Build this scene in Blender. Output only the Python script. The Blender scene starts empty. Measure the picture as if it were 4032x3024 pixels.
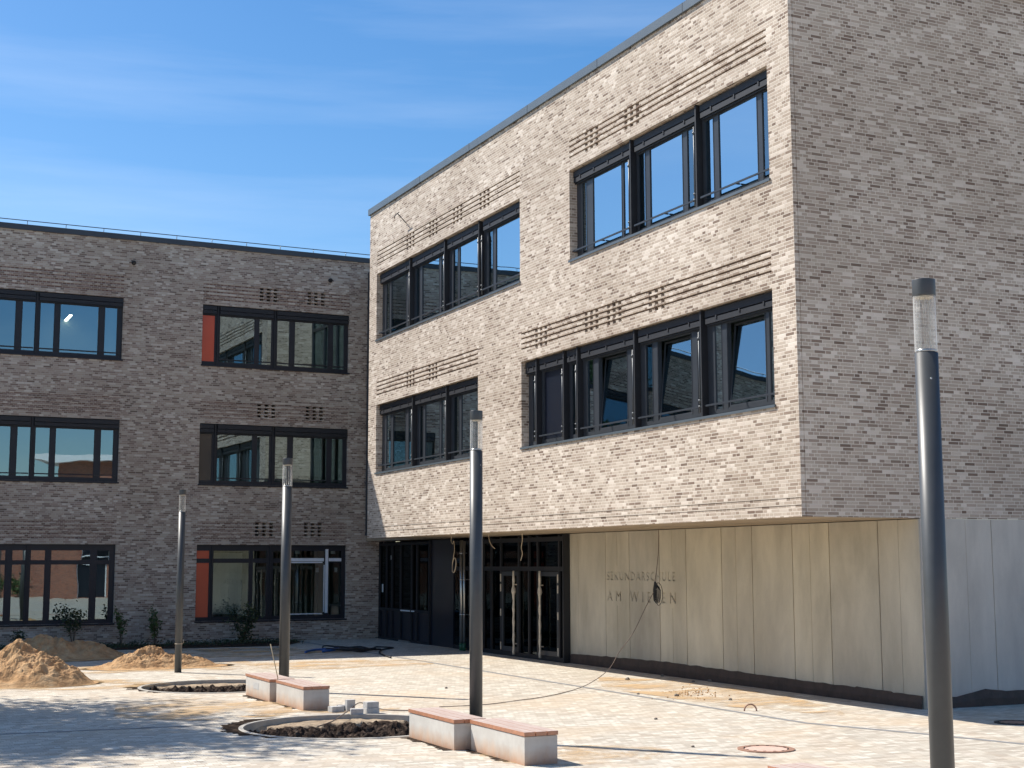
import bpy, bmesh, math, random
from mathutils import Vector, Matrix
random.seed(7)
C = bpy.context.scene.collection
S = bpy.context.scene
R = math.radians

# ------------------------------------------------------------ camera, sky, sun
H = 2.5974
yaw, pitch, roll = R(25.5068), R(7.2123), R(0.1399)
cam = bpy.data.cameras.new('camera'); co = bpy.data.objects.new('camera', cam); C.objects.link(co)
R0 = Vector((math.cos(yaw), -math.sin(yaw), 0))
FW = Vector((math.sin(yaw) * math.cos(pitch), math.cos(yaw) * math.cos(pitch), math.sin(pitch)))
U0 = Vector((-math.sin(yaw) * math.sin(pitch), -math.cos(yaw) * math.sin(pitch), math.cos(pitch)))
IX = R0 * math.cos(roll) - U0 * math.sin(roll); IY = R0 * math.sin(roll) + U0 * math.cos(roll)
mt = Matrix((IX, IY, -FW)).transposed().to_4x4(); mt.translation = (0, 0, H)
co.matrix_world = mt
cam.sensor_width = 36; cam.lens = 5594.647 / 4032 * 36; cam.clip_end = 3000
S.camera = co
SD = Vector((-.545, .69, 1)).normalized()          # towards the sun
sun = bpy.data.lights.new('sun', 'SUN'); so = bpy.data.objects.new('sun', sun); C.objects.link(so)
sun.energy = 5.0; sun.angle = R(.53); sun.color = (1, .945, .865)
so.rotation_euler = SD.to_track_quat('Z', 'Y').to_euler()
w = bpy.data.worlds.new('World'); S.world = w; w.use_nodes = True
nt = w.node_tree; nt.nodes.clear()
sky = nt.nodes.new('ShaderNodeTexSky'); sky.sky_type = 'NISHITA'; sky.sun_disc = False
sky.sun_elevation = math.asin(SD.z); sky.sun_rotation = math.atan2(SD.x, SD.y)
sky.air_density = 1.0; sky.dust_density = .6; sky.ozone_density = 2.6; sky.altitude = 100
tc = nt.nodes.new('ShaderNodeTexCoord'); mp = nt.nodes.new('ShaderNodeMapping')
mp.inputs['Rotation'].default_value = (R(10), R(-7), R(20)); mp.inputs['Scale'].default_value = (1.2, 1.5, 13)
nz = nt.nodes.new('ShaderNodeTexNoise'); nz.inputs['Scale'].default_value = 1.6; nz.inputs['Detail'].default_value = 7; nz.inputs['Roughness'].default_value = .55
rp = nt.nodes.new('ShaderNodeValToRGB'); rp.color_ramp.elements[0].position = .45; rp.color_ramp.elements[1].position = .86
rp.color_ramp.elements[0].color = (0, 0, 0, 1); rp.color_ramp.elements[1].color = (.20, .20, .20, 1)
mx = nt.nodes.new('ShaderNodeMixRGB'); mx.inputs[2].default_value = (7.5, 8.2, 9.2, 1)
bg = nt.nodes.new('ShaderNodeBackground'); bg.inputs[1].default_value = .111
ow = nt.nodes.new('ShaderNodeOutputWorld')
L = nt.links.new
hs = nt.nodes.new('ShaderNodeHueSaturation'); hs.inputs['Saturation'].default_value = 1.32; hs.inputs['Value'].default_value = 1.0
L(tc.outputs['Generated'], mp.inputs[0]); L(mp.outputs[0], nz.inputs[0]); L(nz.outputs['Fac'], rp.inputs[0])
L(rp.outputs[0], mx.inputs[0]); L(sky.outputs[0], hs.inputs['Color']); L(hs.outputs[0], mx.inputs[1]); L(mx.outputs[0], bg.inputs[0]); L(bg.outputs[0], ow.inputs[0])
S.view_settings.view_transform = 'Standard'; S.view_settings.look = 'None'
S.view_settings.exposure = 0.45; S.view_settings.gamma = 1

# ------------------------------------------------------------ materials
class N:
    """small node helper"""
    def __init__(s, name):
        s.m = bpy.data.materials.new(name); s.m.use_nodes = True
        s.t = s.m.node_tree; s.t.nodes.clear()
        s.out = s.t.nodes.new('ShaderNodeOutputMaterial')
    def n(s, k, **kw):
        x = s.t.nodes.new(k)
        for a, b in kw.items(): setattr(x, a, b)
        return x
    def l(s, a, b): s.t.links.new(a, b)
    def math(s, op, a, b=None, c=None):
        x = s.n('ShaderNodeMath', operation=op)
        for i, v in enumerate((a, b, c)):
            if v is None: continue
            if isinstance(v, (int, float)): x.inputs[i].default_value = v
            else: s.l(v, x.inputs[i])
        return x.outputs[0]
    def comb(s, a, b, c=0):
        x = s.n('ShaderNodeCombineXYZ')
        for i, v in enumerate((a, b, c)):
            if isinstance(v, (int, float)): x.inputs[i].default_value = v
            else: s.l(v, x.inputs[i])
        return x.outputs[0]
    def white(s, vec):
        x = s.n('ShaderNodeTexWhiteNoise', noise_dimensions='3D'); s.l(vec, x.inputs[0]); return x.outputs[0]
    def noise(s, vec, scale, detail=4, rough=.5, dist=0):
        x = s.n('ShaderNodeTexNoise'); x.inputs['Scale'].default_value = scale; x.inputs['Detail'].default_value = detail
        x.inputs['Roughness'].default_value = rough; x.inputs['Distortion'].default_value = dist
        if vec is not None: s.l(vec, x.inputs[0])
        return x.outputs[0]
    def mapr(s, vec, sc):
        x = s.n('ShaderNodeMapping'); x.inputs['Scale'].default_value = sc; s.l(vec, x.inputs[0]); return x.outputs[0]
    def ramp(s, f, stops, interp='LINEAR'):
        x = s.n('ShaderNodeValToRGB'); cr = x.color_ramp; cr.interpolation = interp
        while len(cr.elements) < len(stops): cr.elements.new(.5)
        for e, (p, c) in zip(cr.elements, stops): e.position = p; e.color = tuple(c) + (1,)
        s.l(f, x.inputs[0]); return x.outputs[0]
    def mix(s, f, a, b, mode='MIX'):
        x = s.n('ShaderNodeMixRGB', blend_type=mode)
        for i, v in enumerate((f, a, b)):
            if isinstance(v, (int, float)): x.inputs[i].default_value = v
            elif isinstance(v, tuple): x.inputs[i].default_value = v + (1,)
            else: s.l(v, x.inputs[i])
        return x.outputs[0]
    def bsdf(s, col, rough=.7, metal=0, bump=None, bs=.3, bd=.01, spec=.5):
        b = s.n('ShaderNodeBsdfPrincipled')
        if isinstance(col, tuple): b.inputs['Base Color'].default_value = col + (1,)
        else: s.l(col, b.inputs['Base Color'])
        if isinstance(rough, (int, float)): b.inputs['Roughness'].default_value = rough
        else: s.l(rough, b.inputs['Roughness'])
        b.inputs['Metallic'].default_value = metal; b.inputs['Specular IOR Level'].default_value = spec
        if bump is not None:
            u = s.n('ShaderNodeBump'); u.inputs['Strength'].default_value = bs; u.inputs['Distance'].default_value = bd
            s.l(bump, u.inputs['Height']); s.l(u.outputs[0], b.inputs['Normal'])
        s.l(b.outputs[0], s.out.inputs[0]); return b
    def obj(s): return s.n('ShaderNodeTexCoord').outputs['Object']
    def uv(s): return s.n('ShaderNodeTexCoord').outputs['UV']

def brick(name, ch, hl, joint, stops, mortar, pst=.62, clus=.5, cs=1.3, coord='uv', sand=None, rough=.85, bs=.5, stain=None):
    q = N(name)
    vec = q.uv() if coord == 'uv' else q.obj()
    sp = q.n('ShaderNodeSeparateXYZ'); q.l(vec, sp.inputs[0]); u, v = sp.outputs[0], sp.outputs[1]
    r = q.math('DIVIDE', v, ch); row = q.math('FLOOR', r); fv = q.math('FRACT', r)
    rh = q.white(q.comb(row, 3.7, 1.1))
    uu = q.math('ADD', q.math('DIVIDE', u, hl), q.math('ADD', q.math('MULTIPLY', row, .5), q.math('FLOOR', q.math('MULTIPLY', rh, 4.))))
    i = q.math('FLOOR', uu); fu = q.math('FRACT', uu)
    j = q.math('FLOOR', q.math('DIVIDE', i, 2.)); pos = q.math('SUBTRACT', i, q.math('MULTIPLY', j, 2.))
    st = q.math('LESS_THAN', q.white(q.comb(j, row, 9.3)), pst)
    idx = q.math('ADD', q.math('MULTIPLY', j, 2.), q.math('MULTIPLY', pos, q.math('SUBTRACT', 1., st)))
    idv = q.comb(idx, row, 2.2)
    h1 = q.white(idv); h2 = q.white(q.comb(idx, row, 7.9))
    dl = q.math('MULTIPLY', q.math('ADD', fu, q.math('MULTIPLY', pos, st)), hl)
    wd = q.math('MULTIPLY', q.math('ADD', 1., st), hl)
    dr = q.math('SUBTRACT', wd, dl)
    dz = q.math('MULTIPLY', q.math('MINIMUM', fv, q.math('SUBTRACT', 1., fv)), ch)
    d = q.math('MINIMUM', q.math('MINIMUM', dl, dr), dz)
    mort = q.n('ShaderNodeMapRange'); mort.inputs[1].default_value = joint * .35; mort.inputs[2].default_value = joint * .65
    q.l(d, mort.inputs[0]); bm_ = mort.outputs[0]
    cl = q.noise(q.comb(q.math('MULTIPLY', idx, hl), q.math('MULTIPLY', row, ch), 0), cs, 3, .6)
    cl2 = q.math('MULTIPLY', q.math('SUBTRACT', cl, .5), clus * 2)
    f = q.math('ADD', h1, cl2)
    col = q.ramp(f, stops)
    fine = q.noise(vec, 60, 3, .6)
    col = q.mix(.35, col, q.ramp(fine, [(.3, (.35, .35, .35)), (.7, (.65, .65, .65))]), 'OVERLAY')
    hue = q.mix(q.math('MULTIPLY', h2, .22), col, (.33, .22, .17), 'MIX')
    col = q.mix(bm_, mortar, hue)
    if sand:
        sc, amt = sand
        sn = q.ramp(q.noise(vec, sc, 6, .65, .6), [(.48, (0, 0, 0)), (.72, (amt, amt, amt))])
        col = q.mix(sn, col, (.58, .42, .26))
    if stain:
        sn = q.ramp(q.noise(vec, stain, 5, .6), [(.35, (.86, .84, .82)), (.65, (1.06, 1.06, 1.06))])
        col = q.mix(1., col, sn, 'MULTIPLY')
    q.bsdf(col, rough, bump=q.math('ADD', q.math('MULTIPLY', bm_, 1.), q.math('MULTIPLY', fine, .25)), bs=bs, bd=.004, spec=.3)
    return q.m

BK = [(-0.0, (.17, .13, .105)), (.08, (.24, .195, .16)), (.17, (.33, .28, .235)), (.34, (.41, .36, .305)), (.6, (.45, .40, .345)), (.8, (.50, .455, .395)), (.97, (.66, .62, .565))]
M = {}
BK = [(p, (min(1, c[0] * 1.07), c[1] * 1.01, c[2] * .95)) for p, c in BK]
M['brick'] = brick('pale_brown_brick', .0635, .125, .013, BK, (.67, .61, .52), .58, .24, 1.3, stain=.35)
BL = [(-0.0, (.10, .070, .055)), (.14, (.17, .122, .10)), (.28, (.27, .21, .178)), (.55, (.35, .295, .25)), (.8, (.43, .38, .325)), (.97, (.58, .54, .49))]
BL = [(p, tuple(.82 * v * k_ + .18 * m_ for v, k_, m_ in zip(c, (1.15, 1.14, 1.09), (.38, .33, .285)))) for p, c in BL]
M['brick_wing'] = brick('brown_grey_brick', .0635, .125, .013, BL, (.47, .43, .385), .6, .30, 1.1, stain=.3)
M['brick_groove'] = brick('dark_brown_groove_brick_vent_shade', .0635, .125, .013, [(0, (.085, .05, .042)), (.5, (.13, .08, .068)), (1, (.20, .135, .115))], (.16, .12, .10), .2, .2, 1.)
M['brick_band'] = brick('red_brown_band_brick_vent_shade', .0635, .125, .016, [(0, (.12, .065, .052)), (.5, (.20, .125, .105)), (1, (.30, .22, .19))], (.38, .34, .30), .15, .3, 1.)
M['paver'] = brick('pale_paving', .12, .105, .010, [(0, (.42, .375, .305)), (.25, (.50, .455, .375)), (.65, (.575, .53, .44)), (1, (.70, .655, .56))], (.36, .30, .215), .8, .16, .25, coord='obj', sand=(.3, .55), rough=.8, bs=.25)
M['redbrick'] = brick('red_brick', .075, .125, .012, [(0, (.22, .06, .035)), (.5, (.36, .11, .06)), (1, (.45, .17, .09))], (.35, .30, .26), .7, .3, 1.)

def simple(name, col, rough=.6, metal=0, var=.12, sc=6, bump=.0, spec=.5, det=5):
    q = N(name); o = q.obj()
    n_ = q.noise(o, sc, det, .6)
    a = tuple(c * (1 - var) for c in col); b = tuple(min(1, c * (1 + var)) for c in col)
    cc = q.ramp(n_, [(.3, a), (.7, b)])
    if name.startswith('anthracite_frame'): spec = .3
    q.bsdf(cc, rough, metal, bump=q.noise(o, sc * 6, 4, .6) if bump else None, bs=bump, bd=.01, spec=spec)
    return q.m
M['frame'] = simple('anthracite_frame', (.040, .046, .055), .36, 0, .1, 3)
M['coping'] = simple('slate_grey_metal', (.11, .135, .155), .42, .2, .08, 1.5)
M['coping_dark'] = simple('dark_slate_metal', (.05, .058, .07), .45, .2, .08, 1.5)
M['blindrod'] = simple('grey_rod', (.09, .10, .11), .45, .2, .1, 4)
M['frame_wing'] = simple('anthracite_frame_shaded', (.022, .025, .033), .45, 0, .1, 3)  # darker copy of the frame paint; the wing's shade is put into its colour
M['blind'] = simple('dark_blind_metal', (.016, .018, .023), .6, .1, .1, 4)
M['lamp'] = simple('anthracite_lamp_paint', (.056, .060, .062), .42, 0, .1, 5)
M['steel'] = simple('brushed_steel', (.45, .46, .46), .3, .9, .05, 5)
M['room'] = simple('room_plaster', (.17, .20, .16), .9, 0, .1, 1)
M['redpanel'] = simple('red_panel', (.56, .09, .045), .25, 0, .04, 2)
M['darkpanel'] = simple('black_navy_panel', (.009, .012, .022), .3, 0, .1, 1)
M['browndark'] = simple('dark_brown_panel', (.05, .045, .042), .12, 0, .1, 1)
M['white'] = simple('white_film', (.72, .76, .80), .4, 0, .05, 8)
M['paper'] = simple('paper_sticker', (.75, .76, .76), .7, 0, .05, 8)
M['soffit'] = simple('soffit_plaster', (.33, .26, .18), .9, 0, .15, 2)
M['kerb'] = simple('kerb_concrete', (.40, .37, .32), .85, 0, .12, 8, .2)
M['band'] = simple('grey_drain_band', (.24, .235, .23), .8, 0, .15, 8)
M['wood'] = simple('bench_wood', (.42, .17, .08), .42, 0, .2, 14)
q = N('pale_wood_top'); o_ = q.obj(); q.bsdf(q.ramp(q.noise(q.mapr(o_, (12, .8, 1)), 3, 5, .6), [(.3, (.42, .29, .235)), (.7, (.58, .48, .42))]), .6); M['woodtop'] = q.m  # paler wood colour for the upward faces of the seat planks
pb = [x for x in M['wood'].node_tree.nodes if x.type == 'BSDF_PRINCIPLED'][0]; pb.inputs['Coat Weight'].default_value = 1; pb.inputs['Coat Roughness'].default_value = .5; pb.inputs['Coat IOR'].default_value = 1.7
M['rubber'] = simple('black_rubber', (.012, .012, .014), .5, 0, .2, 5)
M['blue'] = simple('blue_plastic', (.02, .09, .30), .4, 0, .1, 5)
M['cable'] = simple('brown_cable', (.16, .12, .10), .5, 0, .1, 8)
M['cablewhite'] = simple('white_cable', (.50, .41, .29), .5, 0, .1, 8)
M['wrap'] = simple('wrapped_film', (.58, .52, .42), .45, 0, .25, 12, .5)
M['green'] = simple('green_pipe', (.02, .10, .05), .4, 0, .1, 5)
M['cane'] = simple('bamboo_cane', (.45, .36, .22), .6, 0, .15, 9)
M['bark'] = simple('bark', (.14, .11, .08), .9, 0, .3, 9, .5)
M['iron'] = simple('rusty_cast_iron', (.34, .19, .13), .7, .1, .25, 12, .4)
M['pinkcover'] = simple('concrete_cover', (.62, .42, .33), .8, 0, .12, 14, .3)
M['stone'] = simple('loose_stone', (.20, .17, .14), .9, 0, .3, 20, .4)
M['block'] = simple('grey_paver_block', (.46, .45, .43), .85, 0, .15, 12, .3)
M['roofwhite'] = simple('white_roof_fascia', (.75, .78, .78), .5, 0, .05, 1)
M['membrane'] = simple('bitumen_membrane', (.062, .040, .031), .65, 0, .3, 5, .5)
M['roofgravel'] = simple('roof_gravel', (.3, .29, .27), .95, 0, .2, 9)

q = N('window_glass')                                  # coated double glazing: partly mirror, partly see-through
lw = q.n('ShaderNodeLayerWeight'); lw.inputs[0].default_value = .35
fac = q.n('ShaderNodeMapRange'); fac.inputs[3].default_value = .34; fac.inputs[4].default_value = .80; q.l(lw.outputs['Fresnel'], fac.inputs[0])
gl = q.n('ShaderNodeBsdfGlossy'); gl.inputs['Roughness'].default_value = 0; gl.inputs['Color'].default_value = (.50, .66, .75, 1)
wob = q.noise(q.obj(), 1.1, 1, .4); bu = q.n('ShaderNodeBump'); bu.inputs['Strength'].default_value = .10; bu.inputs['Distance'].default_value = .012
q.l(wob, bu.inputs['Height']); q.l(bu.outputs[0], gl.inputs['Normal'])
tr = q.n('ShaderNodeBsdfTransparent'); tr.inputs['Color'].default_value = (.62, .70, .66, 1)
ms = q.n('ShaderNodeMixShader'); q.l(fac.outputs[0], ms.inputs[0]); q.l(tr.outputs[0], ms.inputs[1]); q.l(gl.outputs[0], ms.inputs[2]); q.l(ms.outputs[0], q.out.inputs[0])
M['glass'] = q.m

q = N('entrance_glass')
lw = q.n('ShaderNodeLayerWeight'); lw.inputs[0].default_value = .3
fac = q.n('ShaderNodeMapRange'); fac.inputs[3].default_value = .03; fac.inputs[4].default_value = .30; q.l(lw.outputs['Fresnel'], fac.inputs[0])
gl = q.n('ShaderNodeBsdfGlossy'); gl.inputs['Roughness'].default_value = .0; gl.inputs['Color'].default_value = (.6, .68, .75, 1)
tr = q.n('ShaderNodeBsdfTransparent'); tr.inputs['Color'].default_value = (.22, .27, .27, 1)
ms = q.n('ShaderNodeMixShader'); q.l(fac.outputs[0], ms.inputs[0]); q.l(tr.outputs[0], ms.inputs[1]); q.l(gl.outputs[0], ms.inputs[2]); q.l(ms.outputs[0], q.out.inputs[0])
M['glass_door'] = q.m

q = N('lamp_acrylic')
lw = q.n('ShaderNodeLayerWeight'); lw.inputs[0].default_value = .4
fac = q.n('ShaderNodeMapRange'); fac.inputs[3].default_value = .05; fac.inputs[4].default_value = .6; q.l(lw.outputs['Facing'], fac.inputs[0])
gl = q.n('ShaderNodeBsdfPrincipled'); gl.inputs['Base Color'].default_value = (.8, .8, .78, 1); gl.inputs['Roughness'].default_value = .15
tr = q.n('ShaderNodeBsdfTransparent'); tr.inputs['Color'].default_value = (.93, .93, .92, 1)
ms = q.n('ShaderNodeMixShader'); q.l(fac.outputs[0], ms.inputs[0]); q.l(tr.outputs[0], ms.inputs[1]); q.l(gl.outputs[0], ms.inputs[2]); q.l(ms.outputs[0], q.out.inputs[0])
M['acrylic'] = q.m

q = N('lit_tube'); e = q.n('ShaderNodeEmission'); e.inputs[0].default_value = (1, .97, .8, 1); e.inputs[1].default_value = 9; q.l(e.outputs[0], q.out.inputs[0]); M['tube'] = q.m

YS0 = 20.1773
def concrete(name, col, warm, streak=.22):
    q = N(name); o = q.obj()
    big = q.noise(q.mapr(o, (1, 1, .45)), .75, 5, .6, .4)
    sk = q.noise(q.mapr(o, (1, 1, .3)), 2.0, 5, .65)
    c = q.ramp(big, [(.32, tuple(x * (1 - streak) for x in col)), (.52, col), (.7, tuple(min(1, x * (1 + streak * .5)) for x in col))])
    c = q.mix(1., c, q.ramp(sk, [(.35, (.86, .86, .87)), (.62, (1.06, 1.06, 1.06))]), 'MULTIPLY')
    c = q.mix(q.math('MULTIPLY', q.noise(o, .5, 2), .5), c, warm)
    sp = q.n('ShaderNodeSeparateXYZ'); q.l(o, sp.inputs[0])
    t_ = q.math('DIVIDE', q.math('SUBTRACT', 31.79 - YS0, sp.outputs[1]), 2.61); k_ = q.math('FLOOR', t_)
    pid = q.math('ADD', q.math('MULTIPLY', k_, 2.), q.math('GREATER_THAN', q.math('FRACT', t_), .456))
    px = q.math('FLOOR', q.math('MULTIPLY', sp.outputs[0], .73))
    tone = q.ramp(q.white(q.comb(pid, px, 4.4)), [(0, (.84, .84, .85)), (.5, (.97, .965, .95)), (1, (1.08, 1.07, 1.03))])
    c = q.mix(1., c, tone, 'MULTIPLY')
    pores = q.ramp(q.noise(o, 45, 3, .7), [(.25, (.8, .8, .8)), (.4, (1, 1, 1))])
    c = q.mix(1., c, pores, 'MULTIPLY')
    q.bsdf(c, .82, bump=q.noise(o, 30, 4, .6), bs=.12, bd=.01, spec=.3)
    return q.m
M['concrete'] = concrete('cast_concrete', (.56, .52, .43), (.50, .43, .30), .26)
M['concrete_side'] = concrete('cast_concrete_grey', (.62, .58, .51), (.57, .53, .45), .14)

q = N('bench_concrete'); o = q.obj(); sp = q.n('ShaderNodeSeparateXYZ'); q.l(o, sp.inputs[0])
z = q.math('ADD', sp.outputs[2], q.math('MULTIPLY', q.math('SUBTRACT', q.noise(q.mapr(o, (1, 1, .3)), 5, 5, .65), .5), -.22))
c = q.ramp(z, [(.0, (.46, .27, .17)), (.08, (.50, .38, .29)), (.22, (.53, .505, .46))])
c = q.mix(.25, c, q.ramp(q.noise(o, 5, 5, .6), [(.3, (.35, .35, .35)), (.7, (.7, .7, .7))]), 'OVERLAY')
q.bsdf(c, .85, bump=q.noise(o, 60, 3, .6), bs=.1, bd=.005, spec=.3); M['bench'] = q.m

q = N('sand'); o = q.obj()
c = q.ramp(q.noise(o, 3.5, 7, .65), [(.28, (.33, .18, .085)), (.5, (.53, .325, .165)), (.72, (.64, .44, .25))])
q.bsdf(c, .95, bump=q.noise(o, 9, 8, .7), bs=.9, bd=.06, spec=.1); M['sand'] = q.m
q = N('soil'); o = q.obj()
c = q.ramp(q.noise(o, 7, 7, .7), [(.36, (.028, .018, .013)), (.52, (.075, .05, .035)), (.66, (.20, .15, .105)), (.8, (.40, .33, .25))])
q.bsdf(c, .95, bump=q.noise(o, 14, 8, .7), bs=1., bd=.08, spec=.1); M['soil'] = q.m
q = N('pit_soil'); o = q.obj(); sp = q.n('ShaderNodeSeparateXYZ'); q.l(o, sp.inputs[0])
nn = q.noise(o, 9, 7, .72)
dark = q.ramp(nn, [(.36, (.022, .014, .010)), (.52, (.06, .04, .03)), (.68, (.17, .125, .09)), (.8, (.42, .35, .27))])
sandy = q.ramp(q.noise(o, 4, 6, .6), [(.3, (.34, .25, .17)), (.7, (.58, .46, .32))])
mk = q.ramp(q.math('ADD', q.math('MULTIPLY', sp.outputs[1], .5), q.math('MULTIPLY', q.noise(o, 2.5, 4, .6), .5)), [(.74, (0, 0, 0)), (.79, (1, 1, 1))])
q.bsdf(q.mix(mk, dark, sandy), .95, bump=q.noise(o, 16, 8, .7), bs=1., bd=.06, spec=.1); M['pitsoil'] = q.m

def leafmat(name, a, b):
    q = N(name); o = q.n('ShaderNodeNewGeometry').outputs['Random Per Island']
    c = q.ramp(o, [(0, a), (1, b)]); bs_ = q.bsdf(c, .55, spec=.4); return q.m
M['leaf'] = leafmat('green_leaves', (.03, .06, .018), (.085, .13, .035))
M['leafdark'] = leafmat('dark_leaves', (.022, .038, .016), (.06, .08, .03))

# ------------------------------------------------------------ mesh helpers
class MB:
    def __init__(s, f=None):
        s.bm = bmesh.new(); s.f = f or (lambda u, d, z: (u, d, z)); s.uv = s.bm.loops.layers.uv.new('UVMap')
    def box(s, u0, u1, d0, d1, z0, z1, rot=None):
        vs = [s.bm.verts.new(s.f(*p)) for p in ((u0, d0, z0), (u1, d0, z0), (u1, d1, z0), (u0, d1, z0), (u0, d0, z1), (u1, d0, z1), (u1, d1, z1), (u0, d1, z1))]
        fs = []
        for ix in ((0, 3, 2, 1), (4, 5, 6, 7), (0, 1, 5, 4), (1, 2, 6, 5), (2, 3, 7, 6), (3, 0, 4, 7)):
            fs.append(s.bm.faces.new([vs[i] for i in ix]))
        P = ((u0, d0, z0), (u1, d0, z0), (u1, d1, z0), (u0, d1, z0), (u0, d0, z1), (u1, d0, z1), (u1, d1, z1), (u0, d1, z1))
        for fc, ix in zip(fs, ((0, 3, 2, 1), (4, 5, 6, 7), (0, 1, 5, 4), (1, 2, 6, 5), (2, 3, 7, 6), (3, 0, 4, 7))):
            for lp, i in zip(fc.loops, ix): lp[s.uv].uv = (P[i][0] + P[i][1], P[i][2] if ix not in ((0, 3, 2, 1), (4, 5, 6, 7)) else P[i][1])
        if rot:
            bmesh.ops.transform(s.bm, matrix=rot, verts=vs)
        return vs
    def cyl(s, p, q_, r, n=12, r2=None, caps=True):
        p, q_ = Vector(s.f(*p)), Vector(s.f(*q_)); r2 = r if r2 is None else r2
        ax = (q_ - p).normalized(); a = ax.orthogonal().normalized(); b = ax.cross(a)
        A = []; B = []
        for i in range(n):
            t = 2 * math.pi * i / n; o = a * math.cos(t) + b * math.sin(t)
            A.append(s.bm.verts.new(p + o * r)); B.append(s.bm.verts.new(q_ + o * r2))
        for i in range(n):
            fc = s.bm.faces.new((A[i], A[(i + 1) % n], B[(i + 1) % n], B[i])); fc.smooth = True
        if caps: s.bm.faces.new(A[::-1]); s.bm.faces.new(B)
    def tube(s, pts, r, n=8):
        pts = [Vector(s.f(*p)) for p in pts]; rings = []
        up = None
        for i, p in enumerate(pts):
            t = (pts[min(i + 1, len(pts) - 1)] - pts[max(i - 1, 0)]).normalized()
            if up is None: up = t.orthogonal().normalized()
            a = (up - t * up.dot(t))
            if a.length < 1e-4: a = t.orthogonal()
            a.normalize(); up = a; b = t.cross(a)
            rings.append([s.bm.verts.new(p + (a * math.cos(k * 2 * math.pi / n) + b * math.sin(k * 2 * math.pi / n)) * (r if not callable(r) else r(i / (len(pts) - 1)))) for k in range(n)])
        for A, B in zip(rings, rings[1:]):
            for k in range(n):
                fc = s.bm.faces.new((A[k], A[(k + 1) % n], B[(k + 1) % n], B[k])); fc.smooth = True
        s.bm.faces.new(rings[0][::-1]); s.bm.faces.new(rings[-1])
    def quad(s, pts, uvs=None):
        vs = [s.bm.verts.new(s.f(*p)) for p in pts]; fc = s.bm.faces.new(vs)
        for i, lp in enumerate(fc.loops): lp[s.uv].uv = uvs[i] if uvs else (pts[i][0], pts[i][2])
        return fc
    def build(s, name, mat, parent=None, recalc=True, bevel=0, loc=None):
        if recalc: bmesh.ops.recalc_face_normals(s.bm, faces=s.bm.faces)
        if bevel:
            bmesh.ops.bevel(s.bm, geom=[e for e in s.bm.edges if e.is_manifold and e.calc_face_angle(0) > .5], offset=bevel, segments=2, profile=.7, affect='EDGES')
        me = bpy.data.meshes.new(name); s.bm.to_mesh(me); s.bm.free()
        ob = bpy.data.objects.new(name, me); C.objects.link(ob); me.materials.append(mat)
        if parent: ob.parent = parent
        if loc: ob.location = loc
        return ob

def tag(o, label=None, cat=None, group=None, kind=None):
    if label: o['label'] = label
    if cat: o['category'] = cat
    if group: o['group'] = group
    if kind: o['kind'] = kind
    return o
def empty(name, loc=(0, 0, 0), rz=0):
    o = bpy.data.objects.new(name, None); C.objects.link(o); o.location = loc; o.rotation_euler = (0, 0, rz); o.empty_display_size = .3
    return o
def copy_tree(o, parent=None):
    c = o.copy(); C.objects.link(c); c.parent = parent
    for ch in [x for x in o.children]: copy_tree(ch, c)
    return c
def spline(P, k=8):
    P = [Vector(p) for p in P]; o = []
    for i in range(len(P) - 1):
        a, b, c, d = P[max(i - 1, 0)], P[i], P[i + 1], P[min(i + 2, len(P) - 1)]
        for j in range(k):
            t = j / k
            o.append(.5 * ((2 * b) + (c - a) * t + (2 * a - 5 * b + 4 * c - d) * t * t + (3 * b - a - 3 * c + d) * t ** 3))
    o.append(P[-1]); return [tuple(p) for p in o]

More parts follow.
